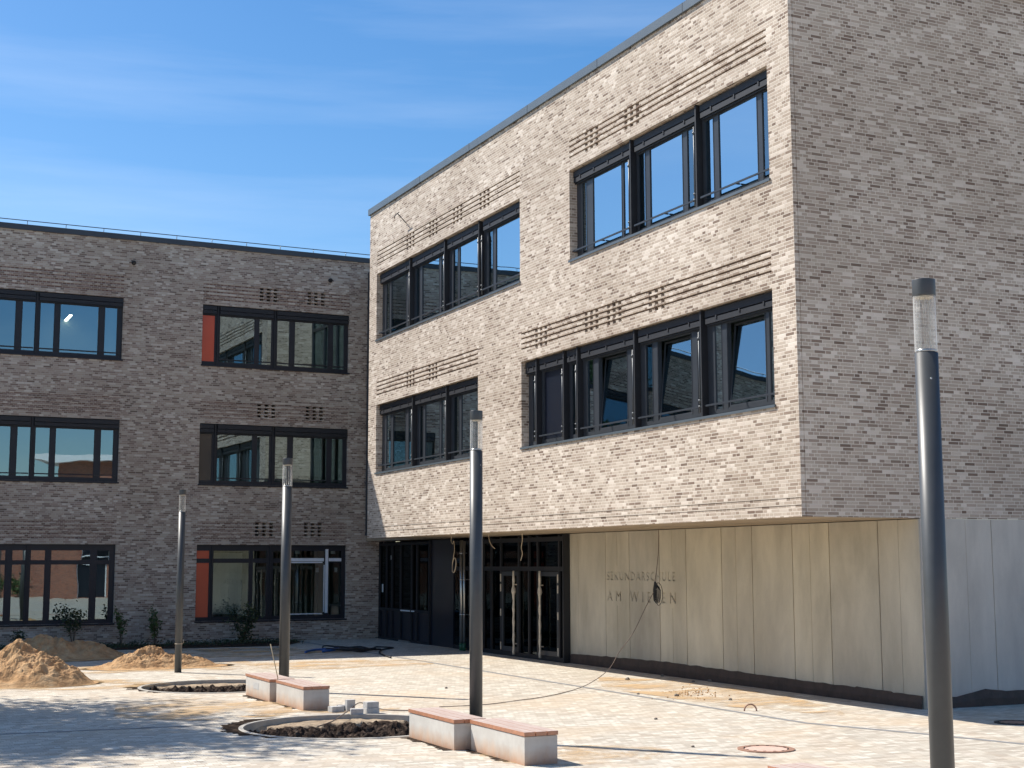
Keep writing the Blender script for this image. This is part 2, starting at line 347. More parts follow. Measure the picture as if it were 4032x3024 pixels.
def relief(f, u0, u1, z0, z1, rects, name, mat, parent, back=None, gmat=None, gdep=0):
    """wall face with rectangles set back: rects (ua, ub, za, zb, depth); depth None leaves a hole lined 0.3 deep"""
    us = sorted({round(x, 4) for r in rects for x in r[:2]} | {u0, u1}); zs = sorted({round(x, 4) for r in rects for x in r[2:4]} | {z0, z1})
    us = [x for x in us if u0 <= x <= u1]; zs = [x for x in zs if z0 <= x <= z1]
    nu, nz_ = len(us) - 1, len(zs) - 1
    D = [[0.0] * nz_ for _ in range(nu)]; Hh = [[False] * nz_ for _ in range(nu)]
    for (a, b, c, d, dep) in rects:
        for i in range(nu):
            um = (us[i] + us[i + 1]) / 2
            if not a < um < b: continue
            for j in range(nz_):
                zm = (zs[j] + zs[j + 1]) / 2
                if c < zm < d:
                    if dep is None: D[i][j] = .30; Hh[i][j] = True
                    else: D[i][j] = max(D[i][j], dep)
    mb = MB(f)
    for i in range(nu):
        for j in range(nz_):
            a, b, c, d, e = us[i], us[i + 1], zs[j], zs[j + 1], D[i][j]
            if not Hh[i][j]:
                fq = mb.quad(((a, e, c), (b, e, c), (b, e, d), (a, e, d)), ((a, c), (b, c), (b, d), (a, d)))
                if gmat and (abs(e - gdep) < .001 or e > .34): fq.material_index = 1  # vent backs get the groove brick too, cavity darkness put into their colour
            if i + 1 < nu and abs(D[i + 1][j] - e) > 1e-6:
                g = D[i + 1][j]; mb.quad(((b, e, c), (b, g, c), (b, g, d), (b, e, d)), ((b + e, c), (b + g, c), (b + g, d), (b + e, d)))
            if j + 1 < nz_ and abs(D[i][j + 1] - e) > 1e-6:
                g = D[i][j + 1]; mb.quad(((a, e, d), (a, g, d), (b, g, d), (b, e, d)), ((a, d + e), (a, d + g), (b, d + g), (b, d + e)))
    if back:
        # outline closed to a solid slab
        for i in range(nu):
            a, b = us[i], us[i + 1]
            for j in (0,): mb.quad(((a, 0, z0), (a, back, z0), (b, back, z0), (b, 0, z0)))
            mb.quad(((a, 0, z1), (a, back, z1), (b, back, z1), (b, 0, z1)))
        for j in range(nz_):
            c, d = zs[j], zs[j + 1]
            mb.quad(((u0, 0, c), (u0, back, c), (u0, back, d), (u0, 0, d)))
            mb.quad(((u1, 0, c), (u1, back, c), (u1, back, d), (u1, 0, d)))
        for i in range(nu):
            for j in range(nz_):
                mb.quad(((us[i], back, zs[j]), (us[i + 1], back, zs[j]), (us[i + 1], back, zs[j + 1]), (us[i], back, zs[j + 1])))
    bmesh.ops.remove_doubles(mb.bm, verts=mb.bm.verts, dist=1e-4)
    ob = mb.build(name, mat, parent, recalc=True)
    if gmat: ob.data.materials.append(gmat)
    return ob

# ------------------------------------------------------------ setting: ground
def ground():
    bm = bmesh.new()
    def ring(pts): 
        vs = [bm.verts.new((x, y, 0)) for x, y in pts]; return [bm.edges.new((vs[i], vs[(i + 1) % len(vs)])) for i in range(len(vs))]
    es = ring([(-400, -400), (400, -400), (400, 400), (-400, 400)])
    for (cx, cy, r) in PITS:
        es += ring([(cx + (r - .03) * math.cos(t * math.pi / 36), cy + (r - .03) * math.sin(t * math.pi / 36)) for t in range(72)])
    bmesh.ops.triangle_fill(bm, edges=es, use_beauty=True)
    for fc in bm.faces:
        if fc.normal.z < 0: fc.normal_flip()
    me = bpy.data.meshes.new('ground'); bm.to_mesh(me); bm.free()
    o = bpy.data.objects.new('ground', me); C.objects.link(o); me.materials.append(M['paver']); tag(o, kind='structure')
PITS = [(7.72, 30.78, 1.72), (7.74, 22.32, 1.78)]
ground()

def heightfield(name, mat, cx, cy, rx, ry, fn, n=64, parent=None, rot=0):
    """polar grid heap"""
    bm = bmesh.new(); rings = []
    m = n // 2
    cen = bm.verts.new((0, 0, fn(0, 0)))
    for k in range(1, m + 1):
        rr = k / m
        rings.append([bm.verts.new((rx * rr * math.cos(t * 2 * math.pi / n), ry * rr * math.sin(t * 2 * math.pi / n), fn(rx * rr * math.cos(t * 2 * math.pi / n), ry * rr * math.sin(t * 2 * math.pi / n)))) for t in range(n)])
    for t in range(n): bm.faces.new((cen, rings[0][t], rings[0][(t + 1) % n]))
    for A, B in zip(rings, rings[1:]):
        for t in range(n): bm.faces.new((A[t], B[t], B[(t + 1) % n], A[(t + 1) % n]))
    me = bpy.data.meshes.new(name); bm.to_mesh(me); bm.free()
    o = bpy.data.objects.new(name, me); C.objects.link(o); me.materials.append(mat); o.location = (cx, cy, 0); o.rotation_euler.z = rot
    if parent: o.parent = parent
    return o
from mathutils import noise as mn
def fbm(x, y, s, o=4, seed=0.): return mn.fractal(Vector((x * s + seed, y * s + seed * 1.7, seed)), .9, 2.1, o)

# tree pits: kerb ring > soil
for k, (cx, cy, r) in enumerate(PITS):
    t = empty('tree_pit', (cx, cy, 0))
    tag(t, ['round unplanted tree pit with concrete edging, far one beside the shorter lamp post', 'round unplanted tree pit with dark clods, nearer one beside the nearest full bench pair'][k], 'tree pit', 'open round tree pits in the paving')
    bm = bmesh.new(); prof = [(r - .08, -.5), (r - .08, .008), (r - .075, .014), (r - .01, .014), (r, .008), (r, -.1)]
    n = 96; rg = [[bm.verts.new((a * math.cos(i * 2 * math.pi / n), a * math.sin(i * 2 * math.pi / n), b)) for a, b in prof] for i in range(n)]
    for i in range(n):
        for j in range(len(prof) - 1): bm.faces.new((rg[i][j], rg[(i + 1) % n][j], rg[(i + 1) % n][j + 1], rg[i][j + 1]))
    bmesh.ops.recalc_face_normals(bm, faces=bm.faces)
    me = bpy.data.meshes.new('kerb_ring'); bm.to_mesh(me); bm.free(); o = bpy.data.objects.new('kerb_ring', me); C.objects.link(o); me.materials.append(M['kerb']); o.parent = t
    def fn(x, y, r=r, k=k):
        d = math.hypot(x, y) / r
        edge = -.045 + .025 * fbm(x, y, 1.5, 3, 4. + k)
        lim = 1.12 + .3 * mn.noise(Vector((x * 1.3, k * 3., 1.)))
        s_ = max(0, min(1, (lim - y) / .25)); s_ = s_ * s_ * (3 - 2 * s_)
        z = (edge - .01) * (1 - s_) + (-.12) * s_
        lump = mn.noise(Vector((x * 6, y * 6, k))) + .6 * mn.noise(Vector((x * 13, y * 13, k)))
        return min(.0, z + .12 * lump * (.1 + s_) - .01)
    heightfield('soil', M['pitsoil'], 0, 0, r - .08, r - .08, fn, 150, t)

# sand heaps
def heap(name, label, cx, cy, rx, ry, peaks, seed, rot=0, mat='sand'):
    def fn(x, y):
        z = 0
        for (px, py, h_, s_) in peaks:
            d = math.hypot((x - px) / rx, (y - py) / ry) / s_
            z = max(z, h_ * max(0, 1 - d ** 1.12))
        e = 1 - min(1, math.hypot(x / rx, y / ry))
        return max(-.01, z * (1 + .16 * fbm(x, y, 1.6, 5, seed)) + (.09 * fbm(x, y, 3.2, 6, seed) + .07 * (.35 - abs(mn.noise(Vector((x * 5, y * 5, seed))))) + .035 * (.3 - abs(mn.noise(Vector((x * 13, y * 13, seed)))))) * min(1, e * 3) * min(1, z * 4 + .15) + .02 * min(1, e * 6) * (1 + fbm(x, y, 6, 4, seed)))
    o = heightfield(name, M[mat], cx, cy, rx * 1.12, ry * 1.12, fn, 130, None, rot)
    return tag(o, label, 'sand pile', 'sand heaps on the paving')
heap('sand_pile', 'tall sunlit sand heap with two peaks at the left edge', 4.30, 33.3, 1.26, 1.12, [(-.40, .25, .86, .93), (.05, -.15, .72, .88), (-.75, -.1, .3, .7)], 3.3)
heap('sand_pile', 'brown shaded sand heap near the wing wall behind the tall heap', 5.9, 42.0, 2.0, 1.5, [(-.3, .2, .62, .8), (.65, .1, .45, .7), (-1.2, 0, .3, .6)], 8.1)
heap('sand_pile', 'low long sunlit sand heap behind the farthest lamp post', 7.75, 37.3, 1.75, .95, [(-.15, .1, .46, .75), (.5, -.1, .30, .6), (-.8, .1, .16, .55)], 5.7)

# paving bands
def sheet(name, pts, z, mat, **kw):
    bm = bmesh.new(); vs = [bm.verts.new((x, y, z)) for x, y in pts]; fc = bm.faces.new(vs)
    if fc.normal.z < 0: fc.normal_flip()
    bmesh.ops.triangulate(bm, faces=bm.faces)
    me = bpy.data.meshes.new(name); bm.to_mesh(me); bm.free(); o = bpy.data.objects.new(name, me); C.objects.link(o); me.materials.append(M[mat])
    return tag(o, **kw)
sheet('drain_band', [(14.50, 47.9), (14.62, 47.9), (14.62, 19.4), (15.36, 17.2), (16.6, 12.5), (16.48, 12.45), (15.24, 17.15), (14.50, 19.35)], .004, 'band', kind='structure')
sheet('cross_band', [(-9, 24.35), (5.98, 23.44), (5.98, 23.52), (-9, 24.47)], .004, 'band', kind='structure')
q = N('sandy_paving_stain')
o_ = q.obj(); tr = q.n('ShaderNodeBsdfTransparent'); df = q.n('ShaderNodeBsdfDiffuse'); df.inputs[0].default_value = (.60, .42, .24, 1)
mk = q.ramp(q.noise(q.mapr(o_, (.7, 1, 1)), 1.1, 7, .7, .5), [(.44, (0, 0, 0)), (.62, (.75, .75, .75))])
ms = q.n('ShaderNodeMixShader'); q.l(mk, ms.inputs[0]); q.l(tr.outputs[0], ms.inputs[1]); q.l(df.outputs[0], ms.inputs[2]); q.l(ms.outputs[0], q.out.inputs[0]); M['spill'] = q.m
def blob(cx, cy, rx, ry, z, seed, name='sand_film'):
    pts = []
    for i in range(60):
        t = i * math.pi / 30; k = 1 + .28 * mn.noise(Vector((math.cos(t) * 1.6 + seed, math.sin(t) * 1.6, seed)))
        pts.append((cx + rx * k * math.cos(t), cy + ry * k * math.sin(t)))
    sheet(name, pts, z, 'spill', kind='stuff', label='thin film of sand spread over the paving', cat='sand')
for i, b in enumerate([(12.3, 36.0, 2.9, 1.4), (4.9, 32.6, 2.3, 1.4), (8.0, 37.2, 2.8, 1.5), (9.4, 17.6, 1.4, .9), (8.0, 24.6, 1.4, .6), (16.0, 24.5, 1.2, 4.5), (10.6, 41.6, 4.6, 2.4), (10.5, 43.6, 3.2, 1.2), (4.2, 36.5, 2.6, 1.2), (6.2, 26.2, 1.5, 2.0)]): blob(*b, .0085 + .0003 * i, i * 2.3)

# planting strip along the wing
sheet('planting_bed', [(-25, 45.4), (13.4, 45.0), (14.5, 46.9), (14.5, 47.85), (-25, 47.2)], .012, 'soil', kind='structure')

# ------------------------------------------------------------ school block (sunlit street front F, shaded end wall S)
XF, YS, YE = 15.1946, 20.1773, 42.43
Z0, ZT = 3.4, 13.76
block = empty('school_block', (XF, YS, 0))
tag(block, 'large sunlit brick school block standing over a recessed concrete and glass ground floor', 'school building')
def FF(u, d, z): return (d, u - YS, z)                # local to block; u = world y
def FS(u, d, z): return (u - XF, d, z)                # end wall; u = world x
BW = .0635
def vents(cols, ztop, hw=.135, n=3, step=.25, dep=.35):
    return [(c - i * step - hw, c - i * step, ztop - .092 - k * 2 * BW, ztop - k * 2 * BW, dep) for c in cols for i in range(n) for k in range(4)]
WF = [  # y0, y1, z0, z1
    ('large sunlit upper window nearest the corner', 20.86, 28.70, 9.60, 11.75),
    ('upper window of the far half of the sunlit front', 31.37, 41.77, 9.60, 11.72),
    ('lower window nearest the corner with tilted sashes', 20.87, 31.31, 5.43, 7.555),
    ('lower window at the far end of the sunlit front', 33.93, 41.71, 5.42, 7.54)]
rects = []
for (_, a, b, c, d), zt in zip(WF, (12.46, 12.44, 8.27, 8.26)):
    rects.append((a, b, c, d, None))
    for k in range(4): rects.append((a, b, zt - .040 - k * 2 * BW, zt - k * 2 * BW, .05))
rects += vents([27.92, 26.11], 12.46) + vents([39.2, 37.4, 35.63, 33.83], 12.44) + vents([30.53, 28.0, 26.97, 25.2], 8.27) + vents([39.12, 37.37], 8.26)
rects += [(YS + 0.0, YE, z, z + .05, .012) for z in (3.56, 3.69)]
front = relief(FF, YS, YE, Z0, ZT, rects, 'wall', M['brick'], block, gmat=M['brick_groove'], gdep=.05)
front['label'] = 'sunlit brick front with grooved courses above the windows'
mb = MB(FS)
rs = [(15.285, 15.297, Z0, ZT, .012)]
relief(FS, XF, 34., Z0, ZT, rs, 'wall', M['brick'], block)['label'] = 'shaded brick end wall'
def FE(u, d, z): return (u - XF, YE - YS - d, z)
relief(FE, XF, 17.1, Z0, ZT, [], 'wall', M['brick'], block)['label'] = 'narrow return wall facing the wing'
mb = MB(lambda u, d, z: (u - XF, d - YS, z)); mb.box(XF + .02, 33.9, YS + .02, YE - .02, ZT - .3, ZT - .02); mb.build('roof', M['roofgravel'], block)
mb = MB(lambda u, d, z: (u - XF, d - YS, z))
mb.box(XF - .06, XF + .34, YS - .06, YE + .06, ZT + .003, ZT + .20); mb.box(XF + .34, 34., YS - .06, YS + .34, ZT + .003, ZT + .20); mb.box(XF + .34, 34., YE - .34, YE + .06, ZT + .003, ZT + .20)
mb.build('coping', M['coping'], block)
mb = MB(lambda u, d, z: (u - XF, d - YS, z))
for y in (23.6, 27.2, 30.8, 34.4, 38.0):
    mb = MB(lambda u, d, z: (u - XF, d - YS, z)); mb.box(XF - .064, XF + .1, y, y + .012, ZT + .0, ZT + .202); mb.build('coping_joint', M['coping_dark'], block)
mb = MB(lambda u, d, z: (u - XF, d - YS, z)); mb.box(XF + .02, 18.6, YS + .02, YE - .005, Z0 + .0015, Z0 + .12); mb.box(17.1, 18.6, YE, 47.85, Z0 + .0015, Z0 + .12); so_ = mb.build('soffit', M['soffit'], block)
mb = MB(lambda u, d, z: (u - XF, d - YS, z))
for y in (21.6, 24.1, 26.6, 29.1, 31.6, 34.1, 36.6, 39.1):
    mb = MB(lambda u, d, z: (u - XF, d - YS, z)); mb.box(XF + .05, 17.7, y, y + .01, Z0 - .003, Z0 + .0); mb.build('soffit_joint', M['band'], block)
# link between block and wing, above
mb = MB(lambda u, d, z: (u - XF, d - YS, z))
for i in range(5): mb.box(17.02, 17.14, 42.45 + i * 1.3, 42.53 + i * 1.3, Z0 + .2, 13.0)
for z in (3.6, 5.4, 7.5, 9.6, 11.7, 12.95): mb.box(17.03, 17.13, 42.45, 47.8, z, z + .1)
mb.build('link_frame', M['frame'], block)
mb = MB(lambda u, d, z: (u - XF, d - YS, z)); mb.box(17.08, 17.09, 42.5, 47.7, Z0 + .25, 12.95); mb.build('link_pane', M['glass'], block)
mb = MB(lambda u, d, z: (u - XF, d - YS, z)); mb.box(17.9, 18.0, 42.4, 47.9, Z0 + .2, 13.0); mb.build('link_core', M['room'], block)

def window(f, parent, u0, u1, z0, z1, panes, posts, label=None, transom=None, sun=True, blind=True, rods=True, bar=True, room=3.0, dist=.20, sgn=1, blinds_h=.30):
    """panes: (ua, ub, kind) kind g/r/k/t ; posts: (ua, ub) heavy verticals between modules"""
    posts = sorted(posts)
    gz0, gz1 = z0 + .13, z1 - .36 if blind else z1 - .2
    mb = MB(f)
    D0, D1 = dist, dist + .09
    # perimeter
    mb.box(u0, u1, D0, D1, z0, gz0); mb.box(u0, u1, D0, D1, gz1, z1)
    cuts = sorted((a, b) for a, b, *_ in panes); x = u0
    spans = []
    for a, b in cuts:
        spans.append((x, a)); x = b
    spans.append((x, u1))
    for a, b in spans:
        if b - a > .005: mb.box(a, b, D0 + .002, D1 - .002, gz0, gz1)
    # slimmer raised casing lines on the frames give them their stepped look
    for a, b in cuts:
        for e in (a - .03, b + .012):
            mb.box(e, e + .018, D0 - .006, D0 + .003, gz0 - .02, gz1 + .001)
    if transom:
        for a, b in cuts: mb.box(a, b, D0 + .004, D1 - .004, transom[0], transom[1])
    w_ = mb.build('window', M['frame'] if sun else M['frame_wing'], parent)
    if label: w_['label'] = label
    for pn in panes:
        a, b, kind = pn[:3]
        if kind in 'rkb':
            mb = MB(f); mb.box(a, b, D0 + .02, D0 + .04, gz0 - (.05 if kind == 'r' else 0), gz1 + (.17 if kind == 'r' else 0)); 
            p_ = mb.build('panel', M[{'r': 'redpanel', 'k': 'darkpanel', 'b': 'browndark'}[kind]], w_)
            if kind == 'r': p_['label'] = 'glossy red glazed panel'
            continue
        if kind == 't':                    # sash tilted inwards at the top
            mb = MB(f); hgt = gz1 - gz0; tp = math.tan(R(5.5)) * hgt
            for (zz0, zz1, dd) in ((gz0, gz1, 0),):
                def sk(z): return D1 + .004 + tp * (z - gz0) / hgt
                for (ua, ub) in ((a + .004, a + .045), (b - .045, b - .004)):
                    vs = mb.box(ua, ub, D0 + .01, D0 + .06, gz0, gz1)
                for (za, zb) in ((gz0, gz0 + .04), (gz1 - .04, gz1)): mb.box(a + .045, b - .045, D0 + .01, D0 + .06, za, zb)
            sash = mb.build('sash', M['frame'], w_); sash['label'] = 'window sash tilted open inwards'
            mb = MB(f); mb.box(a + .045, b - .045, D0 + .02, D0 + .028, gz0 + .04, gz1 - .04); gp = mb.build('pane', M['glass'], w_)
            ax = Vector(f(1, 0, 0)) - Vector(f(0, 0, 0)); piv = Vector(f(a, D0 + .01, gz0)); inn = Vector(f(0, 1, 0)) - Vector(f(0, 0, 0)); up = Vector((0, 0, 1))
            rm = Matrix.Rotation(R(5.5), 4, up.cross(inn)); T = Matrix.Translation(piv) @ rm @ Matrix.Translation(-piv)
            for ob in (sash, gp): ob.data.transform(T)
            continue
        zz = [(gz0, gz1)] if not transom else [(gz0, transom[0]), (transom[1], gz1)]
        for za, zb in zz:
            mb = MB(f); jit = random.uniform(-.0012, .0012); jt = random.uniform(-.0015, .0015)
            mb.quad(((a, D0 + .016 + jit, za), (b, D0 + .016 - jit, za), (b, D0 + .016 - jit + jt, zb), (a, D0 + .016 + jit + jt, zb)))
            mb.build('pane', M['glass'], w_)
    # sill
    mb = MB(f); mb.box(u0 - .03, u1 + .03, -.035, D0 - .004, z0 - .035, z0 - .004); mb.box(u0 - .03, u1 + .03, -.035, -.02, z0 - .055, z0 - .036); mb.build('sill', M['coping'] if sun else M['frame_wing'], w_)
    if blind:
        edges = [u0] + [x for p in posts for x in p] + [u1]
        for i in range(0, len(edges), 2):
            a, b = edges[i] + .015, edges[i + 1] - .015
            mb = MB(f); mb.box(a, b, D0 - .10, D0 - .012, z1 - .17, z1 - .035); mb.box(a, b, D0 - .092, D0 - .02, z1 - blinds_h, z1 - .19); mb.box(a, b, D0 - .06, D0 - .04, z1 - blinds_h - .035, z1 - blinds_h - .01)
            n_ = max(2, int((b - a) / .62)); 
            for k in range(n_):
                uu = a + (k + .5) * (b - a) / n_; mb.box(uu - .02, uu + .02, D0 - .108, D0 - .02, z1 - .24, z1 - .15)
            mb.build('blind_box', M['blind'], w_)
    for a, b in posts:
        mb = MB(f); m_ = (a + b) / 2; mb.box(m_ - .022, m_ + .022, .05, D0 - .002, z0 + .0, z1 - .01); mb.build('guide_rail', M['blind'], w_)
    if rods:
        for a, b in posts:
            for sg in ((-1, 1) if b - a > .2 else (-1,)):
                uu = (a + b) / 2 + sg * sgn * .12; mb = MB(f); mb.cyl((uu, .09, z0 + .1), (uu, .09, z1 - .42), .018, 10)
                for zz_ in (z0 + .22, z0 + .34, z1 - .55): mb.cyl((uu, .09, zz_ - .02), (uu, .09, zz_ + .02), .034, 10); mb.box(min(uu, (a + b) / 2), max(uu, (a + b) / 2), .08, .10, zz_ - .012, zz_ + .012)
                mb.build('blind_rod', M['blindrod'], w_)
    if bar:
        edges = [u0] + [x for p in posts for x in p] + [u1]
        for i in range(0, len(edges), 2):
            if edges[i + 1] - edges[i] < .7: continue
            mb = MB(f); mb.box(edges[i] + .02, edges[i + 1] - .02, .075, .10, z0 + .20, z0 + .235)
            for e in (edges[i] + .05, edges[i + 1] - .08, (edges[i] + edges[i + 1]) / 2): mb.box(e, e + .03, .076, D0 + .002, z0 + .205, z0 + .23)
            mb.build('guard_bar', M['frame'] if sun else M['frame_wing'], w_)
    # the room behind
    mb = MB(f); r0 = D1 + .32
    a, b = u0 + .02, u1 - .02; c, d = z0 - .7, z1 + .25
    mb.quad(((a, room, c), (b, room, c), (b, room, d), (a, room, d))); mb.quad(((a, D1, c), (a, room, c), (a, room, d), (a, D1, d))); mb.quad(((b, D1, c), (b, room, c), (b, room, d), (b, D1, d)))
    mb.quad(((a, D1, c), (b, D1, c), (b, room, c), (a, room, c))); mb.quad(((a, D1, d), (b, D1, d), (b, room, d), (a, room, d)))
    mb.quad(((a, D1 + .001, c), (b, D1 + .001, c), (b, D1 + .001, z0 + .01), (a, D1 + .001, z0 + .01))); mb.quad(((a, D1 + .001, z1 - .05), (b, D1 + .001, z1 - .05), (b, D1 + .001, d), (a, D1 + .001, d)))
    mb.build('room', M['room'], w_, recalc=False)
    return w_
n_, l_ = .42, 1.22
def mod(hi, pat):                      # panes from the high-y end of a module downwards (image left to right)
    out = []; y = hi
    for k, wd in pat:
        if k != '_': out.append((y - wd, y, k))
        y -= wd
    return out
NL = [('g', .27), ('_', .24), ('g', 1.24), ('_', .20), ('g', .24)]
P1 = [(28.25, 28.42, 'g'), (26.62, 27.90, 'g'), (26.30, 26.50, 'g'), (25.60, 25.86, 'g'), (24.12, 25.38, 'g'), (23.64, 23.90, 'g'), (22.98, 23.25, 'g'), (21.50, 22.76, 'g'), (20.95, 21.30, 'g')]
window(FF, block, 20.86, 28.70, 9.60, 11.75, P1, [(25.90, 26.05), (23.30, 23.45)], WF[0][0], sgn=-1)
P2 = [(41.15, 41.40, 'g'), (39.72, 40.96, 'g'), (39.36, 39.50, 'g'), (38.62, 38.88, 'g'), (37.12, 38.38, 'g'), (36.73, 36.92, 'g'), (35.76, 36.05, 'g'), (34.36, 35.60, 'g'), (33.42, 33.68, 'g'), (31.62, 33.20, 'g')]
window(FF, block, 31.37, 41.77, 9.60, 11.72, P2, [(38.98, 39.13), (36.30, 36.45), (33.85, 34.15)], WF[1][0], sgn=-1)
P3 = [(30.80, 31.05, 'g'), (29.50, 30.45, 'k'), (28.80, 29.00, 'g'), (28.00, 28.26, 'g'), (26.48, 27.72, 't'), (26.02, 26.25, 'g'), (25.42, 25.66, 'g'), (23.92, 25.18, 't'), (23.40, 23.66, 'g'), (22.84, 23.04, 'g'), (21.40, 22.62, 't'), (21.0, 21.24, 'g')]
window(FF, block, 20.87, 31.31, 5.43, 7.555, P3, [(30.52, 30.68), (29.10, 29.25), (28.42, 28.57), (25.84, 25.99), (23.26, 23.41)], WF[2][0], sgn=-1)
P4 = [(40.95, 41.30, 'g'), (39.70, 40.72, 'g'), (39.25, 39.42, 'g'), (38.30, 38.52, 'g'), (37.05, 38.10, 'g'), (36.66, 36.88, 'g'), (35.66, 36.0, 'g'), (34.35, 35.46, 'g')]
window(FF, block, 33.93, 41.71, 5.42, 7.54, P4, [(38.70, 38.85), (36.14, 36.29)], WF[3][0], sgn=-1)

# bracket on the front
t = empty('wall_bracket', (XF - .01, 39.2, 12.8)); tag(t, 'small black angled metal bracket high on the sunlit brick front', 'bracket')
mb = MB(); mb.cyl((0, 0, 0), (-.28, 0, .26), .014); mb.build('arm', M['rubber'], t)
mb = MB(); mb.cyl((-.28, .25, .26), (-.28, -.12, .28), .014); mb.cyl((-.28, .25, .26), (-.28, .25, .18), .014); mb.build('crossbar', M['rubber'], t)

# ground floor: concrete wall with cast lettering
XC = 17.7837
def FC(u, d, z): return (XC - XF + d, u - YS, z)
jr = []
for y, wd, dp, br in ((33.25, .012, .006, 0), (31.79, .022, .016, 0), (31.2, .012, .008, 1), (30.6, .022, .016, 0), (29.18, .026, .02, 0), (28.61, .012, .008, 1), (28.01, .024, .018, 0), (26.55, .026, .02, 0), (26.0, .014, .008, 0), (25.39, .026, .02, 0), (23.97, .028, .022, 0), (23.39, .014, .008, 0), (22.77, .028, .022, 0), (21.31, .028, .022, 0), (20.74, .014, .008, 0)):
    if br: jr += [(y - wd / 2, y + wd / 2, 2.54, 3.385, dp), (y - wd / 2, y + wd / 2, -.1, 1.56, dp)]
    else: jr.append((y - wd / 2, y + wd / 2, -.1, 3.385, dp))
cw = relief(FC, YS + .002, 33.72, -.1, 3.385, jr, 'concrete_wall', M['concrete'], block, back=.3)
# letters cut into the wall
def letters(txt, y0, y1, z0, z1, spc, xs):
    cu = bpy.data.curves.new('lettering', 'FONT'); cu.body = txt; cu.size = 1; cu.extrude = .05; cu.space_character = spc; cu.space_word = 1.2; cu.offset = .014
    ob = bpy.data.objects.new('lettering', cu); C.objects.link(ob)
    bpy.context.view_layer.update()
    me = bpy.data.meshes.new_from_object(ob.evaluated_get(bpy.context.evaluated_depsgraph_get())); bpy.data.objects.remove(ob)
    xs_ = [v.co.x for v in me.vertices]; ys_ = [v.co.y for v in me.vertices]
    ax, bx, ay, by = min(xs_), max(xs_), min(ys_), max(ys_)
    for v in me.vertices:
        u = y0 + (y1 - y0) * (v.co.x - ax) / (bx - ax); z = z0 + (z1 - z0) * (v.co.y - ay) / (by - ay)
        v.co = Vector((XC - XF + v.co.z * 1.1, u - YS, z))
    return me
try:
    bm = bmesh.new()
    for me in (letters('SEKUNDARSCHULE', 31.72, 28.47, 2.185, 2.40, 1.25, 1), letters('AM WIESEN', 31.72, 28.47, 1.665, 1.925, 1.75, 1)): bm.from_mesh(me)
    bmesh.ops.remove_doubles(bm, verts=bm.verts, dist=1e-5); bmesh.ops.recalc_face_normals(bm, faces=bm.faces)
    me = bpy.data.meshes.new('lettering'); bm.to_mesh(me); bm.free()
    cut = bpy.data.objects.new('cutter', me); C.objects.link(cut); cut.parent = block
    md = cw.modifiers.new('cut', 'BOOLEAN'); md.operation = 'DIFFERENCE'; md.solver = 'EXACT'; md.object = cut; md.use_self = True
    bpy.context.view_layer.update()
    nm = bpy.data.meshes.new_from_object(cw.evaluated_get(bpy.context.evaluated_depsgraph_get()))
    print('BOOL verts', len(cw.data.vertices), len(nm.vertices))
    cw.modifiers.clear(); cw.data = nm
    bpy.data.objects.remove(cut)
except Exception as ex:
    print('bool fail', ex)
cw['label'] = 'cast concrete wall with engraved school name'
def FC2(u, d, z): return (u - XF, d, z)
relief(FC2, XC + .03, 34., -.1, 3.398, [(17.99, 18.0, -.1, 3.385, .006), (18.875, 18.887, -.1, 3.385, .006), (19.5, 19.52, -.1, 3.385, .016), (21.2, 21.22, -.1, 3.385, .016), (22.5, 22.52, -.1, 3.385, .01)], 'concrete_wall', M['concrete_side'], block)['label'] = 'grey concrete wall under the shaded end wall'
mb = MB(FC2); mb.box(XC + .004, XC + .03, .012, .1, -.1, 3.38); mb.build('corner_joint', M['frame'], block)

# bitumen sheet along the wall foot
def membrane(f, pts, name, label, u_sign=1):
    bm = bmesh.new(); fr = []
    P = []
    for (a, za), (b, zb) in zip(pts, pts[1:]):
        k = max(1, int(abs(b - a) / .12))
        for i in range(k): P.append((a + (b - a) * i / k, za + (zb - za) * i / k))
    P.append(pts[-1]); rows = []
    for (u, zt) in P:
        wv = .012 * mn.noise(Vector((u * 2.3, 1, 0))); zz = zt + .018 * mn.noise(Vector((u * 3.1, 5, 2)))
        rows.append([bm.verts.new(f(u, dd, z_)) for dd, z_ in ((-.035 + wv, -.02), (-.04 + wv * 1.5, zz * .5), (-.02 + wv, zz), (-.001, zz + .004))])
    for A, B in zip(rows, rows[1:]):
        for j in range(3): bm.faces.new((A[j], B[j], B[j + 1], A[j + 1]))
    bmesh.ops.recalc_face_normals(bm, faces=bm.faces)
    me = bpy.data.meshes.new(name); bm.to_mesh(me); bm.free(); o = bpy.data.objects.new(name, me); C.objects.link(o); me.materials.append(M['membrane'])
    return tag(o, label, 'membrane')
membrane(lambda u, d, z: (XC + d - .006, u, z), [(33.65, .24), (31.4, .28), (29.06, .31), (27.5, .30), (25.3, .27), (23.2, .25), (22.1, .25), (22.05, .27), (21.86, .25), (21.07, .25), (21.02, .23), (20.22, .23)], 'wall_membrane', 'black bitumen sheet along the foot of the engraved concrete wall')
membrane(lambda u, d, z: (u, YS + d - .006, z), [(17.99, .25), (18.25, .2), (18.5, .19), (18.9, .26), (19.2, .30), (19.7, .25), (20.6, .26), (22, .2), (26, .2)], 'wall_membrane', 'black bitumen sheet along the foot of the shaded end wall')

